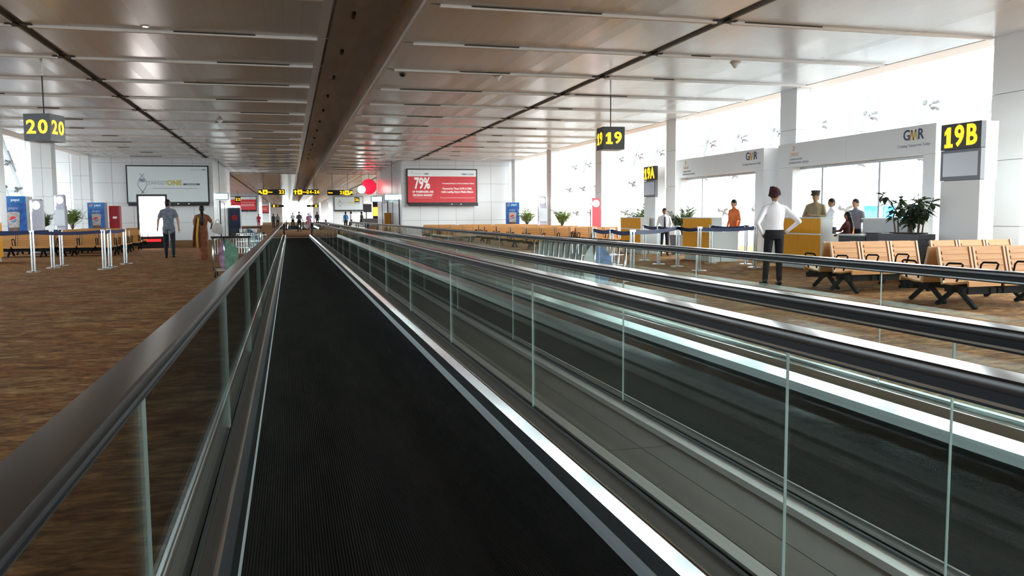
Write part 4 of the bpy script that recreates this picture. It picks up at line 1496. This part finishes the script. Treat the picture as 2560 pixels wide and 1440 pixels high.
def tandem():
    """three-seat bench facing -y, seats side by side along +x, beam above y = 0"""
    t = empty('tandem_seat')
    W = 0.575
    # back shell with raised slats on its face; leaning toward +y
    bk = MB()
    lean = Vector((0, 0.125, 0.50))
    n_ = Vector((0, -0.50, 0.125)).normalized()
    b0 = Vector((0, 0.17, 0.30))
    wv = 0.258

    def shell(mb, u0, u1, x0, x1, off0, off1):
        a = b0 + lean * u0
        b = b0 + lean * u1
        vs = []
        for off in (off0, off1):
            for p in (a, b):
                for x in (x0, x1):
                    q = p + n_ * off
                    vs.append((x, q.y, q.z))
        mb.add(vs, [(0, 1, 3, 2), (4, 6, 7, 5), (0, 4, 5, 1), (2, 3, 7, 6), (0, 2, 6, 4), (1, 5, 7, 3)])
    shell(bk, 0.0, 1.0, -wv, wv, -0.014, 0.010)
    bk_o = bk.build('backrest', 'seat_tan', t)
    bk_me = bk_o.data
    first = True
    slat_me = rail_me = pan_me = None
    sl = MB()
    shell(sl, 0, 0.085, -wv + 0.045, wv - 0.045, 0.0105, 0.021)
    slat_me = None
    ed = MB()
    shell(ed, 0.0, 1.0, -0.016, 0.016, -0.016, 0.026)
    pn = MB()
    pn.prism([(-0.285, 0.30), (-0.285, 0.36), (-0.265, 0.378), (0.02, 0.325), (0.17, 0.32), (0.19, 0.305), (0.02, 0.30), (-0.25, 0.345), (-0.262, 0.30)], -wv, wv, 'x')
    un = MB()
    un.box(-0.22, 0.22, -0.20, 0.16, 0.275, 0.298)
    un.box(-0.27, 0.27, -0.20, -0.12, 0.19, 0.275)
    un.box(-0.20, -0.16, -0.22, 0.20, 0.20, 0.275)
    un.box(0.16, 0.20, -0.22, 0.20, 0.20, 0.275)
    arm = MB()
    arm.tube([(0, 0.13, 0.36), (0, 0.09, 0.56), (0, 0.05, 0.595), (0, -0.17, 0.60), (0, -0.20, 0.585), (0, -0.15, 0.45), (0, -0.10, 0.36)], 0.014, 6)
    for i in range(3):
        xc = 0.29 + W * i
        if i == 0:
            o = bk_o
            o.location.x = xc
            pan = pn.build('seat', 'seat_tan', t, loc=(xc, 0, 0))
            und = un.build('underframe', 'seat_black', t, loc=(xc, 0, 0))
            e1 = ed.build('edge_bead', 'seat_edge', o, loc=(wv, 0, 0))
            link('edge_bead', e1.data, o, loc=(-wv, 0, 0))
            s1 = sl.build('slat', 'seat_tan', o)
            for k in range(1, 5):
                link('slat', s1.data, o, loc=(0, lean.y * (0.16 * k), lean.z * (0.16 * k)))
            s1.location = (0, lean.y * 0.80, lean.z * 0.80)
        else:
            o2 = link('backrest', bk_me, t, loc=(xc, 0, 0))
            link('seat', pan.data, t, loc=(xc, 0, 0))
            link('underframe', und.data, t, loc=(xc, 0, 0))
            link('edge_bead', e1.data, o2, loc=(wv, 0, 0))
            link('edge_bead', e1.data, o2, loc=(-wv, 0, 0))
            for k in range(1, 6):
                link('slat', s1.data, o2, loc=(0, lean.y * (0.16 * k), lean.z * (0.16 * k)))
    MB().box(-0.02, 3 * W + 0.02, -0.045, 0.045, 0.215, 0.275).build('beam', 'seat_black', t)
    a1 = None
    for i in range(4):
        x = 0.29 + W * (i - 0.5)
        if a1 is None:
            a1 = arm.build('armrest', 'seat_black', t, loc=(x, 0, 0), smooth=True)
        else:
            link('armrest', a1.data, t, loc=(x, 0, 0))
    lg = MB()
    lg.prism([(-0.035, 0.27), (0.035, 0.27), (0.33, 0.02), (0.33, 0.0), (0.27, 0.0), (0.0, 0.21), (-0.27, 0.0), (-0.33, 0.0), (-0.33, 0.02)], -0.022, 0.022, 'x') if False else None
    for s in (-1, 1):
        lg.obox((0, s * 0.165, 0.145), (0.022, 0, 0), Vector((0, s * 0.175, -0.135)), Vector((0, 0.018, 0.02 * s)) if s > 0 else Vector((0, -0.018, 0.02)))
    lg.box(-0.025, 0.025, -0.05, 0.05, 0.20, 0.30)
    l1 = lg.build('leg', 'seat_black', t, loc=(0.10, 0, 0))
    link('leg', l1.data, t, loc=(1.45, 0, 0))
    return t


proto = tandem()
used = [False]


def bench(label, x, y, faces_us, group):
    """x: the end nearest -x, y: the beam line"""
    if not used[0]:
        o = proto
        used[0] = True
    else:
        o = copy_tree(proto)
    tag(o, label, 'bench', group)
    if faces_us:
        o.location = (x, y, 0)
        o.rotation_euler = (0, 0, 0)
    else:
        o.location = (x + 3 * 0.575, y, 0)
        o.rotation_euler = (0, 0, R(180))
    return o


ORD = ['first', 'second', 'third', 'fourth', 'fifth', 'sixth', 'seventh', 'eighth']
g = 'tan three-seat benches near the walkway'
bench('tan slatted three-seat bench facing us, closest to the walkway', 8.56, 9.25, True, g)
bench('tan bench back to back behind the closest bench, seat backs toward us', 8.56, 9.97, False, g)
bench('tan slatted three-seat bench facing us, just right of the man with hands on hips', 8.56, 11.60, True, g)
bench('tan bench turned away, just right of the man with hands on hips', 8.56, 12.32, False, g)
bench('tan slatted bench facing us, at the frame edge in the second row back', 10.52, 11.60, True, g)
ys = [30.2 + 2.33 * k for k in range(7)]
for k, y in enumerate(ys):
    xs_ = (8.6, 10.55) if k < 4 else (6.9, 8.85, 10.8)
    for q, x in enumerate(xs_):
        place = ('on the walkway side', 'in the middle', 'on the window side')[q if len(xs_) == 3 else q * 2]
        for fus in (True, False):
            bench('tan bench beyond the amber desks, %s row from them, %s, %s' % (ORD[k], place, 'facing us' if fus else 'turned away'), x, y - 0.36 if fus else y + 0.36, fus, 'tan benches in rows beyond the amber desks')
ys = [31.3 + 2.33 * k for k in range(6)]
for k, y in enumerate(ys):
    xe = -5.75
    for q in range(3 if k < 1 else 2):
        x = xe - 1.73 - 1.95 * q
        place = ('at the aisle end', 'in the middle', 'at the far end')[q]
        for fus in (True, False):
            bench('dark tan bench past the twin-post barriers, %s row, %s, %s' % (ORD[k], place, 'facing us' if fus else 'turned away'), x, y - 0.36 if fus else y + 0.36, fus, 'tan benches in rows past the barrier posts')

# ================================================================ BARRIER POSTS
mat('belt_navy', (0.012, 0.02, 0.075), 0.7)


def stanchion_mesh(t):
    MB().lathe([(0.17, 0), (0.17, 0.012), (0.15, 0.022), (0.05, 0.03), (0.02, 0.035)], (0, 0, 0), 20).build('base', 'chrome', t, smooth='auto')
    for s in (-1, 1):
        MB().cyl((s * 0.028, 0, 0.02), (s * 0.028, 0, 0.96), 0.021, seg=12).build('post', 'chrome', t, smooth='auto')
    MB().box(-0.055, 0.055, -0.03, 0.03, 0.955, 0.995).build('head', 'chrome', t)


st_proto = [None]


def stanchion(label, x, y, to, group, z0=0.0):
    """to: list of neighbour points the tape runs to"""
    if st_proto[0] is None:
        t = thing('barrier_post', label, 'barrier post', (x, y, z0), 0, group)
        stanchion_mesh(t)
        st_proto[0] = [(q.name.split('.')[0], q.data) for q in t.children]
    else:
        t = thing('barrier_post', label, 'barrier post', (x, y, z0), 0, group)
        for nm, me in st_proto[0]:
            link(nm, me, t)
    for (tx, ty) in to:
        d = Vector((tx - x, ty - y, 0))
        n_ = Vector((-d.y, d.x, 0)).normalized() * 0.002
        m_ = MB()
        rings = []
        for k in range(9):
            u = k / 8
            sag = 0.035 * math.sin(math.pi * u)
            p = d * u
            rings.append([p + n_ + Vector((0, 0, 0.985 - sag)), p - n_ + Vector((0, 0, 0.985 - sag)), p - n_ + Vector((0, 0, 0.905 - sag)), p + n_ + Vector((0, 0, 0.905 - sag))])
        m_.loft(rings)
        m_.build('tape', 'belt_navy', t)
    return t


g = 'barrier posts by gate 20'
A = [(-5.97, 22.26), (-5.95, 23.88), (-6.01, 25.01), (-4.52, 22.81), (-4.55, 23.69), (-4.44, 25.17)]
stanchion('chrome twin-tube barrier post, leftmost and nearest by the 20 sign', *A[0], [(-8.3, 22.2), A[3]], g)
stanchion('chrome barrier post just right of the leftmost one', *A[1], [A[2]], g)
stanchion('chrome barrier post third from the frame edge, farther back', *A[2], [(-8.3, 25.0)], g)
stanchion('chrome barrier post in the tight pair left of the walking man, nearer one', *A[3], [A[4]], g)
stanchion('chrome barrier post in the tight pair left of the walking man, farther one', *A[4], [A[5]], g)
stanchion('chrome barrier post standing alone nearest the glowing light box', *A[5], [], g)
g = 'barrier posts by gate 19'
B = [(6.43, 17.14), (6.36, 15.94), (6.2, 14.5), (9.1, 19.59), (9.11, 18.53), (8.88, 16.98), (10.55, 19.55), (11.1, 18.75), (10.6, 17.5), (9.53, 21.44)]
stanchion('chrome barrier post in front of the far bench ends, leftmost of its line', *B[0], [B[1]], g)
stanchion('chrome barrier post second in the line behind the trolleys', *B[1], [B[2]], g)
stanchion('chrome barrier post third in the line, in front of the far amber desk', *B[2], [B[4]], g)
stanchion('chrome barrier post directly in front of the clerk with the tie', *B[3], [B[4]], g)
stanchion('chrome barrier post just right of the clerk with the tie', *B[4], [B[5]], g)
stanchion('chrome barrier post before the middle amber desk, nearer us', *B[5], [B[8]], g)
stanchion('chrome barrier post before the middle amber desk, farther back', *B[6], [B[7]], g)
stanchion('chrome barrier post at the elbow of the man with hands on hips, farther one', *B[7], [], g)
stanchion('chrome barrier post at the elbow of the man with hands on hips, nearer one', *B[8], [B[7]], g)
stanchion('chrome barrier post left of the clerk, against the grey desk', *B[9], [B[3]], g)

# ================================================================ LUGGAGE TROLLEYS
mat('ad_pale', (0.42, 0.50, 0.46), 0.4)
mat('ad_blue', (0.05, 0.13, 0.30), 0.4, noise=(9, 0.6))
mat('ad_green', (0.12, 0.24, 0.17), 0.4, noise=(7, 0.4))
mat('ad_pink', (0.30, 0.16, 0.26), 0.4, noise=(9, 0.5))


def trolley(label, loc, rz, left, right, group, basket=True):
    """width along x, travel along +y; board and handle face -y"""
    t = thing('luggage_trolley', label, 'trolley', loc, rz, group)
    for s in (-1, 1):
        MB().tube([(s * 0.30, 0.78, 0.13), (s * 0.36, 0.0, 0.17), (s * 0.37, -0.10, 0.30), (s * 0.36, -0.16, 0.85)], 0.016, 8).build('side_frame', 'chrome', t, smooth=True)
    MB().tube([(-0.12, 0.05, 0.15), (-0.13, -0.07, 0.20), (-0.14, -0.13, 0.55), (-0.15, -0.15, 0.84)], 0.015, 8).build('upright', 'chrome', t, smooth=True)
    MB().tube([(-0.30, 0.78, 0.13), (0.30, 0.78, 0.13)], 0.014, 8).build('front_bar', 'chrome', t)
    MB().box(-0.31, 0.31, 0.05, 0.74, 0.135, 0.15).build('deck', 'walk_steel', t)
    MB().tube([(-0.40, -0.17, 0.86), (0.40, -0.17, 0.86)], 0.02, 8).build('handle', 'black_plastic', t, smooth='auto')
    # two-part advertising board, rounded toward the outside
    for s, mt, w_ in ((-1, left, 0.20 if left == 'ad_pale' else 0.12), (1, right, 0.28)):
        prof = [(-0.135, 0.16)]
        for k in range(9):
            a = math.pi * k / 8
            prof.append((-0.135 + s * w_ * math.sin(a) ** 0.8 * (1.0 if k < 6 else 0.9), 0.16 + 0.66 * (1 - math.cos(a)) / 2))
        prof.append((-0.135, 0.82))
        vs, out = [], MB()
        prof = [(x - s * 0.0, z) for x, z in prof]
        out.prism(prof, -0.135, -0.122, 'y')
        out.build('ad_board', mt, t)
    if basket:
        m_ = MB()
        for k in range(13):
            x = -0.33 + 0.66 * k / 12
            m_.tube([(x, -0.14, 0.86), (x, -0.10, 0.46), (x, 0.22, 0.50), (x, 0.26, 0.82)], 0.006, 4)
        for z, y in ((0.86, -0.14), (0.66, -0.12), (0.50, -0.105), (0.82, 0.26), (0.66, 0.24), (0.5, 0.22)):
            m_.tube([(-0.34, y, z), (0.34, y, z)], 0.006, 4)
        for s in (-1, 1):
            m_.tube([(s * 0.34, -0.14, 0.86), (s * 0.34, 0.26, 0.82)], 0.007, 4)
            m_.tube([(s * 0.34, -0.12, 0.66), (s * 0.34, 0.24, 0.64)], 0.006, 4)
        tag(m_.build('wire_basket', 'chrome', t), kind='stuff')
    for x, y in ((-0.30, 0.72), (0.30, 0.72), (-0.34, -0.02), (0.34, -0.02)):
        MB().cyl((x - 0.015, y, 0.062), (x + 0.015, y, 0.062), 0.06, seg=14).build('wheel', 'black_plastic', t, smooth='auto')
    return t


gname = 'nested luggage trolleys'
for k in range(10):
    pos = 'end trolley of the nested line nearest us, blue and pale board' if k == 0 else '%s luggage trolley of the nested line counted from the near end' % (ORD + ['ninth', 'tenth'])[k]
    trolley(pos, (4.66, 12.15 + 0.285 * k, 0), R(0), 'ad_pale' if k % 3 else 'ad_pale', 'ad_blue', gname, basket=(k < 2))
trolley('luggage trolley with green and pink board behind the near handrail', (-1.22, 18.75, 0), R(4), 'ad_pink', 'ad_green', 'loose luggage trolleys')
trolley('luggage trolley with blue board just beyond the green one', (-0.98, 22.6, 0), R(-165), 'ad_blue', 'ad_pale', 'loose luggage trolleys')
trolley('small distant luggage trolley beside the far seats', (-1.5, 34.5, 0), R(20), 'ad_pale', 'ad_blue', 'loose luggage trolleys')

# ================================================================ VENDING MACHINES AND TOTEMS
mat('vend_blue', (0.015, 0.10, 0.36), 0.3, noise=(6, 0.5))
mat('vend_header', (0.01, 0.16, 0.46), 0.3)
mat('vend_grey', (0.35, 0.35, 0.37), 0.4)
mat('cup_brown', (0.13, 0.07, 0.045), 0.5, noise=(10, 0.5))
mat('cup_pale', (0.40, 0.36, 0.33), 0.5, noise=(8, 0.25))


def disc_xz(mb, cx, cz, r, y, a0=0, a1=2 * math.pi, n=20):
    vs = [(cx + r * math.cos(a0 + (a1 - a0) * k / n), y, cz + r * math.sin(a0 + (a1 - a0) * k / n)) for k in range(n + 1)]
    mb.add(vs, [tuple(range(n + 1))])


def vending(label, x, y, w_=0.88, d=0.75, h=2.05, rz=0.0):
    t = thing('vending_machine', label, 'vending machine', (x, y, 0), rz, 'vending machines')
    MB().box(-w_ / 2, w_ / 2, 0.02, d, 0, h).build('cabinet', 'vend_grey', t)
    MB().box(-w_ / 2, w_ / 2, 0.0, 0.02, 0.05, h * 0.87).build('front_panel', 'vend_blue', t)
    MB().box(-w_ / 2, w_ / 2, -0.02, 0.02, h * 0.875, h).build('header', 'vend_header', t)
    zl = h * 0.935

    def globe(cx, cz, r, y_):
        for a0, a1, mt in ((R(25), R(200), 'print_red'), (R(205), R(380), 'print_blue')):
            m_ = MB()
            disc_xz(m_, cx, cz, r, y_, a0, a1)
            m_.build('logo_half', mt, t)
        m_ = MB()
        disc_xz(m_, cx, cz, r * 1.05, y_ + 0.002)
        m_.build('logo_ground', 'print_white', t)
    globe(-w_ * 0.30, zl, 0.075, -0.025)
    text('logo', 'pepsi', 0.15, 'print_white', t, (w_ * 0.10, -0.023, zl), '-y', 0.001)
    text('lettering', 'pepsi', 0.17, 'print_palegrey', t, (0, -0.003, h * 0.79), '-y', 0.0)
    # printed paper cup
    MB().prism([(-0.155, h * 0.12), (0.155, h * 0.12), (0.215, h * 0.70), (-0.215, h * 0.70)], -0.006, 0.0, 'y').build('cup_print', 'cup_brown', t)
    MB().prism([(-0.19, h * 0.44), (0.19, h * 0.44), (0.225, h * 0.70), (-0.225, h * 0.70)], -0.009, -0.005, 'y').build('cup_sleeve', 'cup_pale', t)
    m_ = MB()
    m_.ball((0, -0.004, h * 0.70), 0.23, 0.006, 0.05, 20, 6)
    m_.build('cup_lid', 'cup_pale', t)
    globe(-0.01, h * 0.585, 0.13, -0.013)
    return t


vending('tall blue vending machine with a cola cup print, cut by the frame edge', -10.22, 35.9, 0.92, 0.7, 2.14, R(-4))
vending('blue vending machine beside the bushy palm on the block wall', -9.62, 47.2, 0.80, 0.7, 2.08)
vending('blue vending machine with cola print under the bright column', 12.55, 46.9, 0.80, 0.75, 2.02, R(-18))
t = thing('red_vending_machine', 'narrow red vending machine beside the blue one on the block wall', 'vending machine', (-8.93, 48.2, 0), 0, 'vending machines')
mat('vend_red', (0.45, 0.02, 0.03), 0.35, noise=(4, 0.3))
MB().box(-0.28, 0.22, 0.02, 0.6, 0, 1.92).build('cabinet', 'vend_red', t)
MB().box(-0.26, 0.20, 0.0, 0.02, 0.2, 1.85).build('front_panel', 'vend_red', t)
MB().box(-0.10, 0.10, -0.01, 0.0, 1.25, 1.36).build('print_bar', 'print_white', t)


def totem(label, x, y, col, h=2.2, rz=0.0, screen=True):
    t = thing('display_totem', label, 'totem', (x, y, 0), rz, 'display totems')
    MB().box(-0.22, 0.22, -0.08, 0.08, 0.0, h - 0.48).build('body', col, t)
    MB().box(-0.26, 0.26, -0.16, 0.16, 0.0, 0.05).build('foot', col, t)
    # head with a round light
    n = 24
    hd = MB()
    prof = [(-0.20, h - 0.48), (0.20, h - 0.48), (0.20, h - 0.06), (0.14, h), (-0.14, h), (-0.20, h - 0.06)]
    hd.prism(prof, -0.06, 0.06, 'y')
    hd.build('head', col, t)
    m_ = MB()
    m_.cyl((0, -0.066, h - 0.23), (0, 0.066, h - 0.23), 0.15, seg=n)
    m_.build('round_light', 'white_glow', t)
    MB().box(-0.225, -0.19, -0.09, -0.08, 0.1, h - 0.05).build('edge_light', 'white_glow', t)
    if screen:
        MB().box(-0.24, 0.24, -0.14, -0.08, h * 0.42, h * 0.72).build('screen_box', 'screen_grey', t)
    return t


mat('totem_lilac', (0.36, 0.35, 0.42), 0.4)
mat('totem_red', (0.42, 0.03, 0.05), 0.4)
totem('lilac-grey display totem with round light between two potted palms', 12.7, 41.5, 'totem_lilac', 2.25)
totem('red display totem with round light beside the window', 12.55, 33.3, 'totem_red', 1.98, screen=False)
totem('pale display totem with round light in front of the white column', -9.35, 39.2, 'totem_lilac', 2.28, R(-20))
totem('slim grey display totem beside the tall blue vending machine', -9.05, 34.6, 'totem_lilac', 2.0, R(-20), screen=False)

# ================================================================ CORRIDOR: LIT SIGNS, DOORS, KIOSK, DISCS
mat('door_steel', (0.45, 0.46, 0.48), 0.25, metal=0.8)


def lit_sign(label, x, y, z, w_=0.9, h=0.32, glyphs=3):
    t = thing('lit_sign', label, 'sign', (x, y, z), 0, 'lit pictogram signs')
    MB().box(-w_ / 2 - 0.04, w_ / 2 + 0.04, 0.0, 0.10, -h / 2 - 0.03, h / 2 + 0.03).build('housing', 'sign_black', t)
    MB().box(-w_ / 2, w_ / 2, -0.01, 0.0, -h / 2, h / 2).build('panel', 'cyan_glow', t)
    for k in range(glyphs):
        cx = (k - (glyphs - 1) / 2) * w_ / glyphs
        m_ = MB()
        m_.cyl((cx, -0.02, 0.06), (cx, -0.01, 0.06), 0.075, seg=14)
        m_.build('pictogram_head', 'white_glow', t)
        MB().box(cx - 0.09, cx + 0.09, -0.02, -0.01, -0.12, 0.02).build('pictogram_body', 'white_glow', t)
    MB().cyl((0, 0.05, h / 2 + 0.03), (0, 0.05, CEIL - z), 0.012, seg=6).build('rod', 'rod_black', t)
    return t


lit_sign('cyan-lit pictogram sign beside the large pale billboard', -3.85, 51.0, 2.48)
lit_sign('cyan-lit pictogram sign beside the large red billboard', 6.1, 51.2, 2.42)
lit_sign('cyan-lit pictogram sign farther inside the corridor', 5.85, 58.0, 2.45, 0.7, 0.34, 2)


def flank_door(label, x, y0, y1, sgn):
    t = thing('service_door', label, 'door', (x, y0, 0), 0, 'steel service doors')
    L = y1 - y0
    a, b = sorted((0, sgn * 0.05))
    MB().box(a, b, 0, 0.12, 0, 2.3).build('door_jamb', 'dark_frame', t)
    MB().box(a, b, L - 0.12, L, 0, 2.3).build('door_jamb', 'dark_frame', t)
    MB().box(a, b, 0.12, L - 0.12, 2.18, 2.3).build('door_head', 'dark_frame', t)
    a, b = sorted((0, sgn * 0.03))
    for k in range(2):
        u0 = 0.12 + (L - 0.24) * k / 2
        MB().box(a, b, u0 + 0.01, u0 + (L - 0.24) / 2 - 0.01, 0.02, 2.17).build('door_leaf', 'door_steel', t)
    return t


flank_door('steel double door in the white flank beside the red billboard', 6.505, 50.9, 54.2, -1)
flank_door('steel double door deeper along the flank past the red billboard', 6.505, 57.0, 60.5, -1)
flank_door('grey double door in the white flank beside the pale billboard', -4.085, 54.0, 57.5, 1)
t = thing('water_cooler', 'orange-fronted cabinet between the two steel doors', 'cabinet', (6.1, 55.4, 0))
MB().box(0, 0.38, 0, 0.7, 0, 0.5).build('base', 'black_plastic', t)
MB().box(0.0, 0.38, 0, 0.7, 0.5, 1.5).build('front', 'print_orange', t)
t = thing('drinks_kiosk', 'dark drinks kiosk with lit top at the corridor end', 'kiosk', (-4.05, 61.2, 0))
MB().box(0, 0.75, 0, 1.6, 0, 1.95).build('cabinet', 'print_slate', t)
MB().box(0.08, 0.67, -0.02, 0.0, 0.5, 1.8).build('front_panel', 'print_navy', t)
m_ = MB()
disc_xz(m_, 0.37, 1.25, 0.2, -0.03)
m_.build('logo', 'print_red', t)
MB().box(0.05, 0.7, 0.2, 1.4, 1.95, 2.08).build('top_light', 'white_glow', t)


def hanging_disc(label, x, y, z, r, mt):
    t = thing('hanging_disc', label, 'sign', (x, y, z), 0, 'round lit signs')
    m_ = MB()
    m_.cyl((0, -0.05, 0), (0, 0.05, 0), r, seg=36)
    m_.build('disc', mt, t, smooth='auto')
    m_ = MB()
    ring = [(1.02 * r * math.cos(a), 0, 1.02 * r * math.sin(a)) for a in [2 * math.pi * k / 36 for k in range(37)]]
    m_.tube(ring, 0.025, 6, caps=False)
    m_.build('rim', 'dark_frame' if mt != 'disc_red' else 'print_red', t, smooth=True)
    MB().cyl((0, 0, r), (0, 0, CEIL - z), 0.012, seg=6).build('rod', 'rod_black', t)
    return t


hanging_disc('big glowing red disc sign hanging in the corridor', 5.92, 64.4, 3.52, 0.55, 'disc_red')
hanging_disc('small glowing white disc sign beside the red one', 5.30, 63.6, 3.28, 0.29, 'white_glow')
t = thing('cafe_kiosk', 'café kiosk with orange-lit menu under the red disc', 'kiosk', (5.6, 66.5, 0))
MB().box(0.0, 1.3, 0.0, 0.5, 0, 1.1).build('counter', 'print_grey', t)
MB().box(0.85, 1.25, 0.6, 0.7, 0.0, 2.9).build('mast', 'dark_frame', t)
MB().box(0.86, 1.24, 0.57, 0.6, 1.3, 2.0).build('menu_panel', 'orange_glow', t)
MB().box(0.1, 0.75, 0.6, 0.65, 1.6, 2.25).build('screen', 'print_slate', t)
MB().box(0.3, 0.36, 0.55, 0.7, 1.1, 1.6).build('screen_stand', 'dark_frame', t)

# ================================================================ CEILING DEVICES
t = thing('dome_camera', 'small black dome security camera on the ceiling near the recess', 'camera', (2.62, 19.5, CEIL))
MB().lathe([(0.11, 0.0), (0.11, -0.03), (0.08, -0.045)], (0, 0, 0), 18).build('housing', 'ceiling_white', t, smooth='auto')
MB().ball((0, 0, -0.055), 0.085, 0.085, 0.075, 16, 10).build('dome', 'sign_black', t, smooth=True)
for lab, x, y in (('white cone detector on the ceiling, right of the dome camera', 4.9, 19.6), ('white cone detector on the ceiling near the window edge', 9.6, 16.8), ('white cone detector far along the ceiling left of the recess', -2.2, 30.5)):
    t = thing('ceiling_detector', lab, 'detector', (x, y, CEIL), 0, 'ceiling cone detectors')
    MB().lathe([(0.10, 0.0), (0.10, -0.02), (0.05, -0.09), (0.025, -0.13)], (0, 0, 0), 16).build('cone', 'ceiling_white', t, smooth='auto')
    MB().lathe([(0.12, -0.001), (0.12, -0.012), (0.11, -0.012)], (0, 0, 0), 16).build('ring', 'ceiling_white', t)
t = thing('ceiling_downlight', 'small lit downlight in the ceiling above the number 20 sign side', 'lamp', (-2.32, 15.95, CEIL))
MB().lathe([(0.07, -0.002), (0.07, -0.012), (0.05, -0.012)], (0, 0, 0), 16).build('ring', 'ceiling_white', t)
MB().cyl((0, 0, -0.013), (0, 0, -0.006), 0.045, seg=14).build('lens', 'white_glow', t)

# ================================================================ OUTSIDE: CATERING TRUCK
mat('truck_blue', (0.03, 0.22, 0.62), 0.3)
t = thing('catering_truck', 'blue-topped catering truck on the apron behind the big leafy plant', 'truck', (40.0, 46.3, -4.0), R(20))
MB().box(-1.3, 1.3, -3.0, 3.0, 2.6, 4.9).build('cargo_box', 'white_paint', t)
MB().box(-1.32, 1.32, -3.02, 3.02, 4.9, 5.75).build('blue_band', 'truck_blue', t)
MB().box(-1.2, 1.2, -2.6, 4.6, 0.7, 1.0).build('chassis', 'black_plastic', t)
MB().box(-1.15, 1.15, 3.1, 4.8, 0.9, 2.6).build('cab', 'white_paint', t)
for q in (-1, 1):
    MB().obox((0, 0, 1.8), (0.05, 0, 0), (0, 2.6 * q, 0.8), (0, -0.03 * q, 0.1)).build('lift_arm', 'clamp_steel', t)
for x in (-1.1, 1.1):
    for y in (-1.9, 3.6):
        MB().cyl((x - 0.12, y, 0.5), (x + 0.12, y, 0.5), 0.5, seg=18).build('wheel', 'black_plastic', t, smooth='auto')
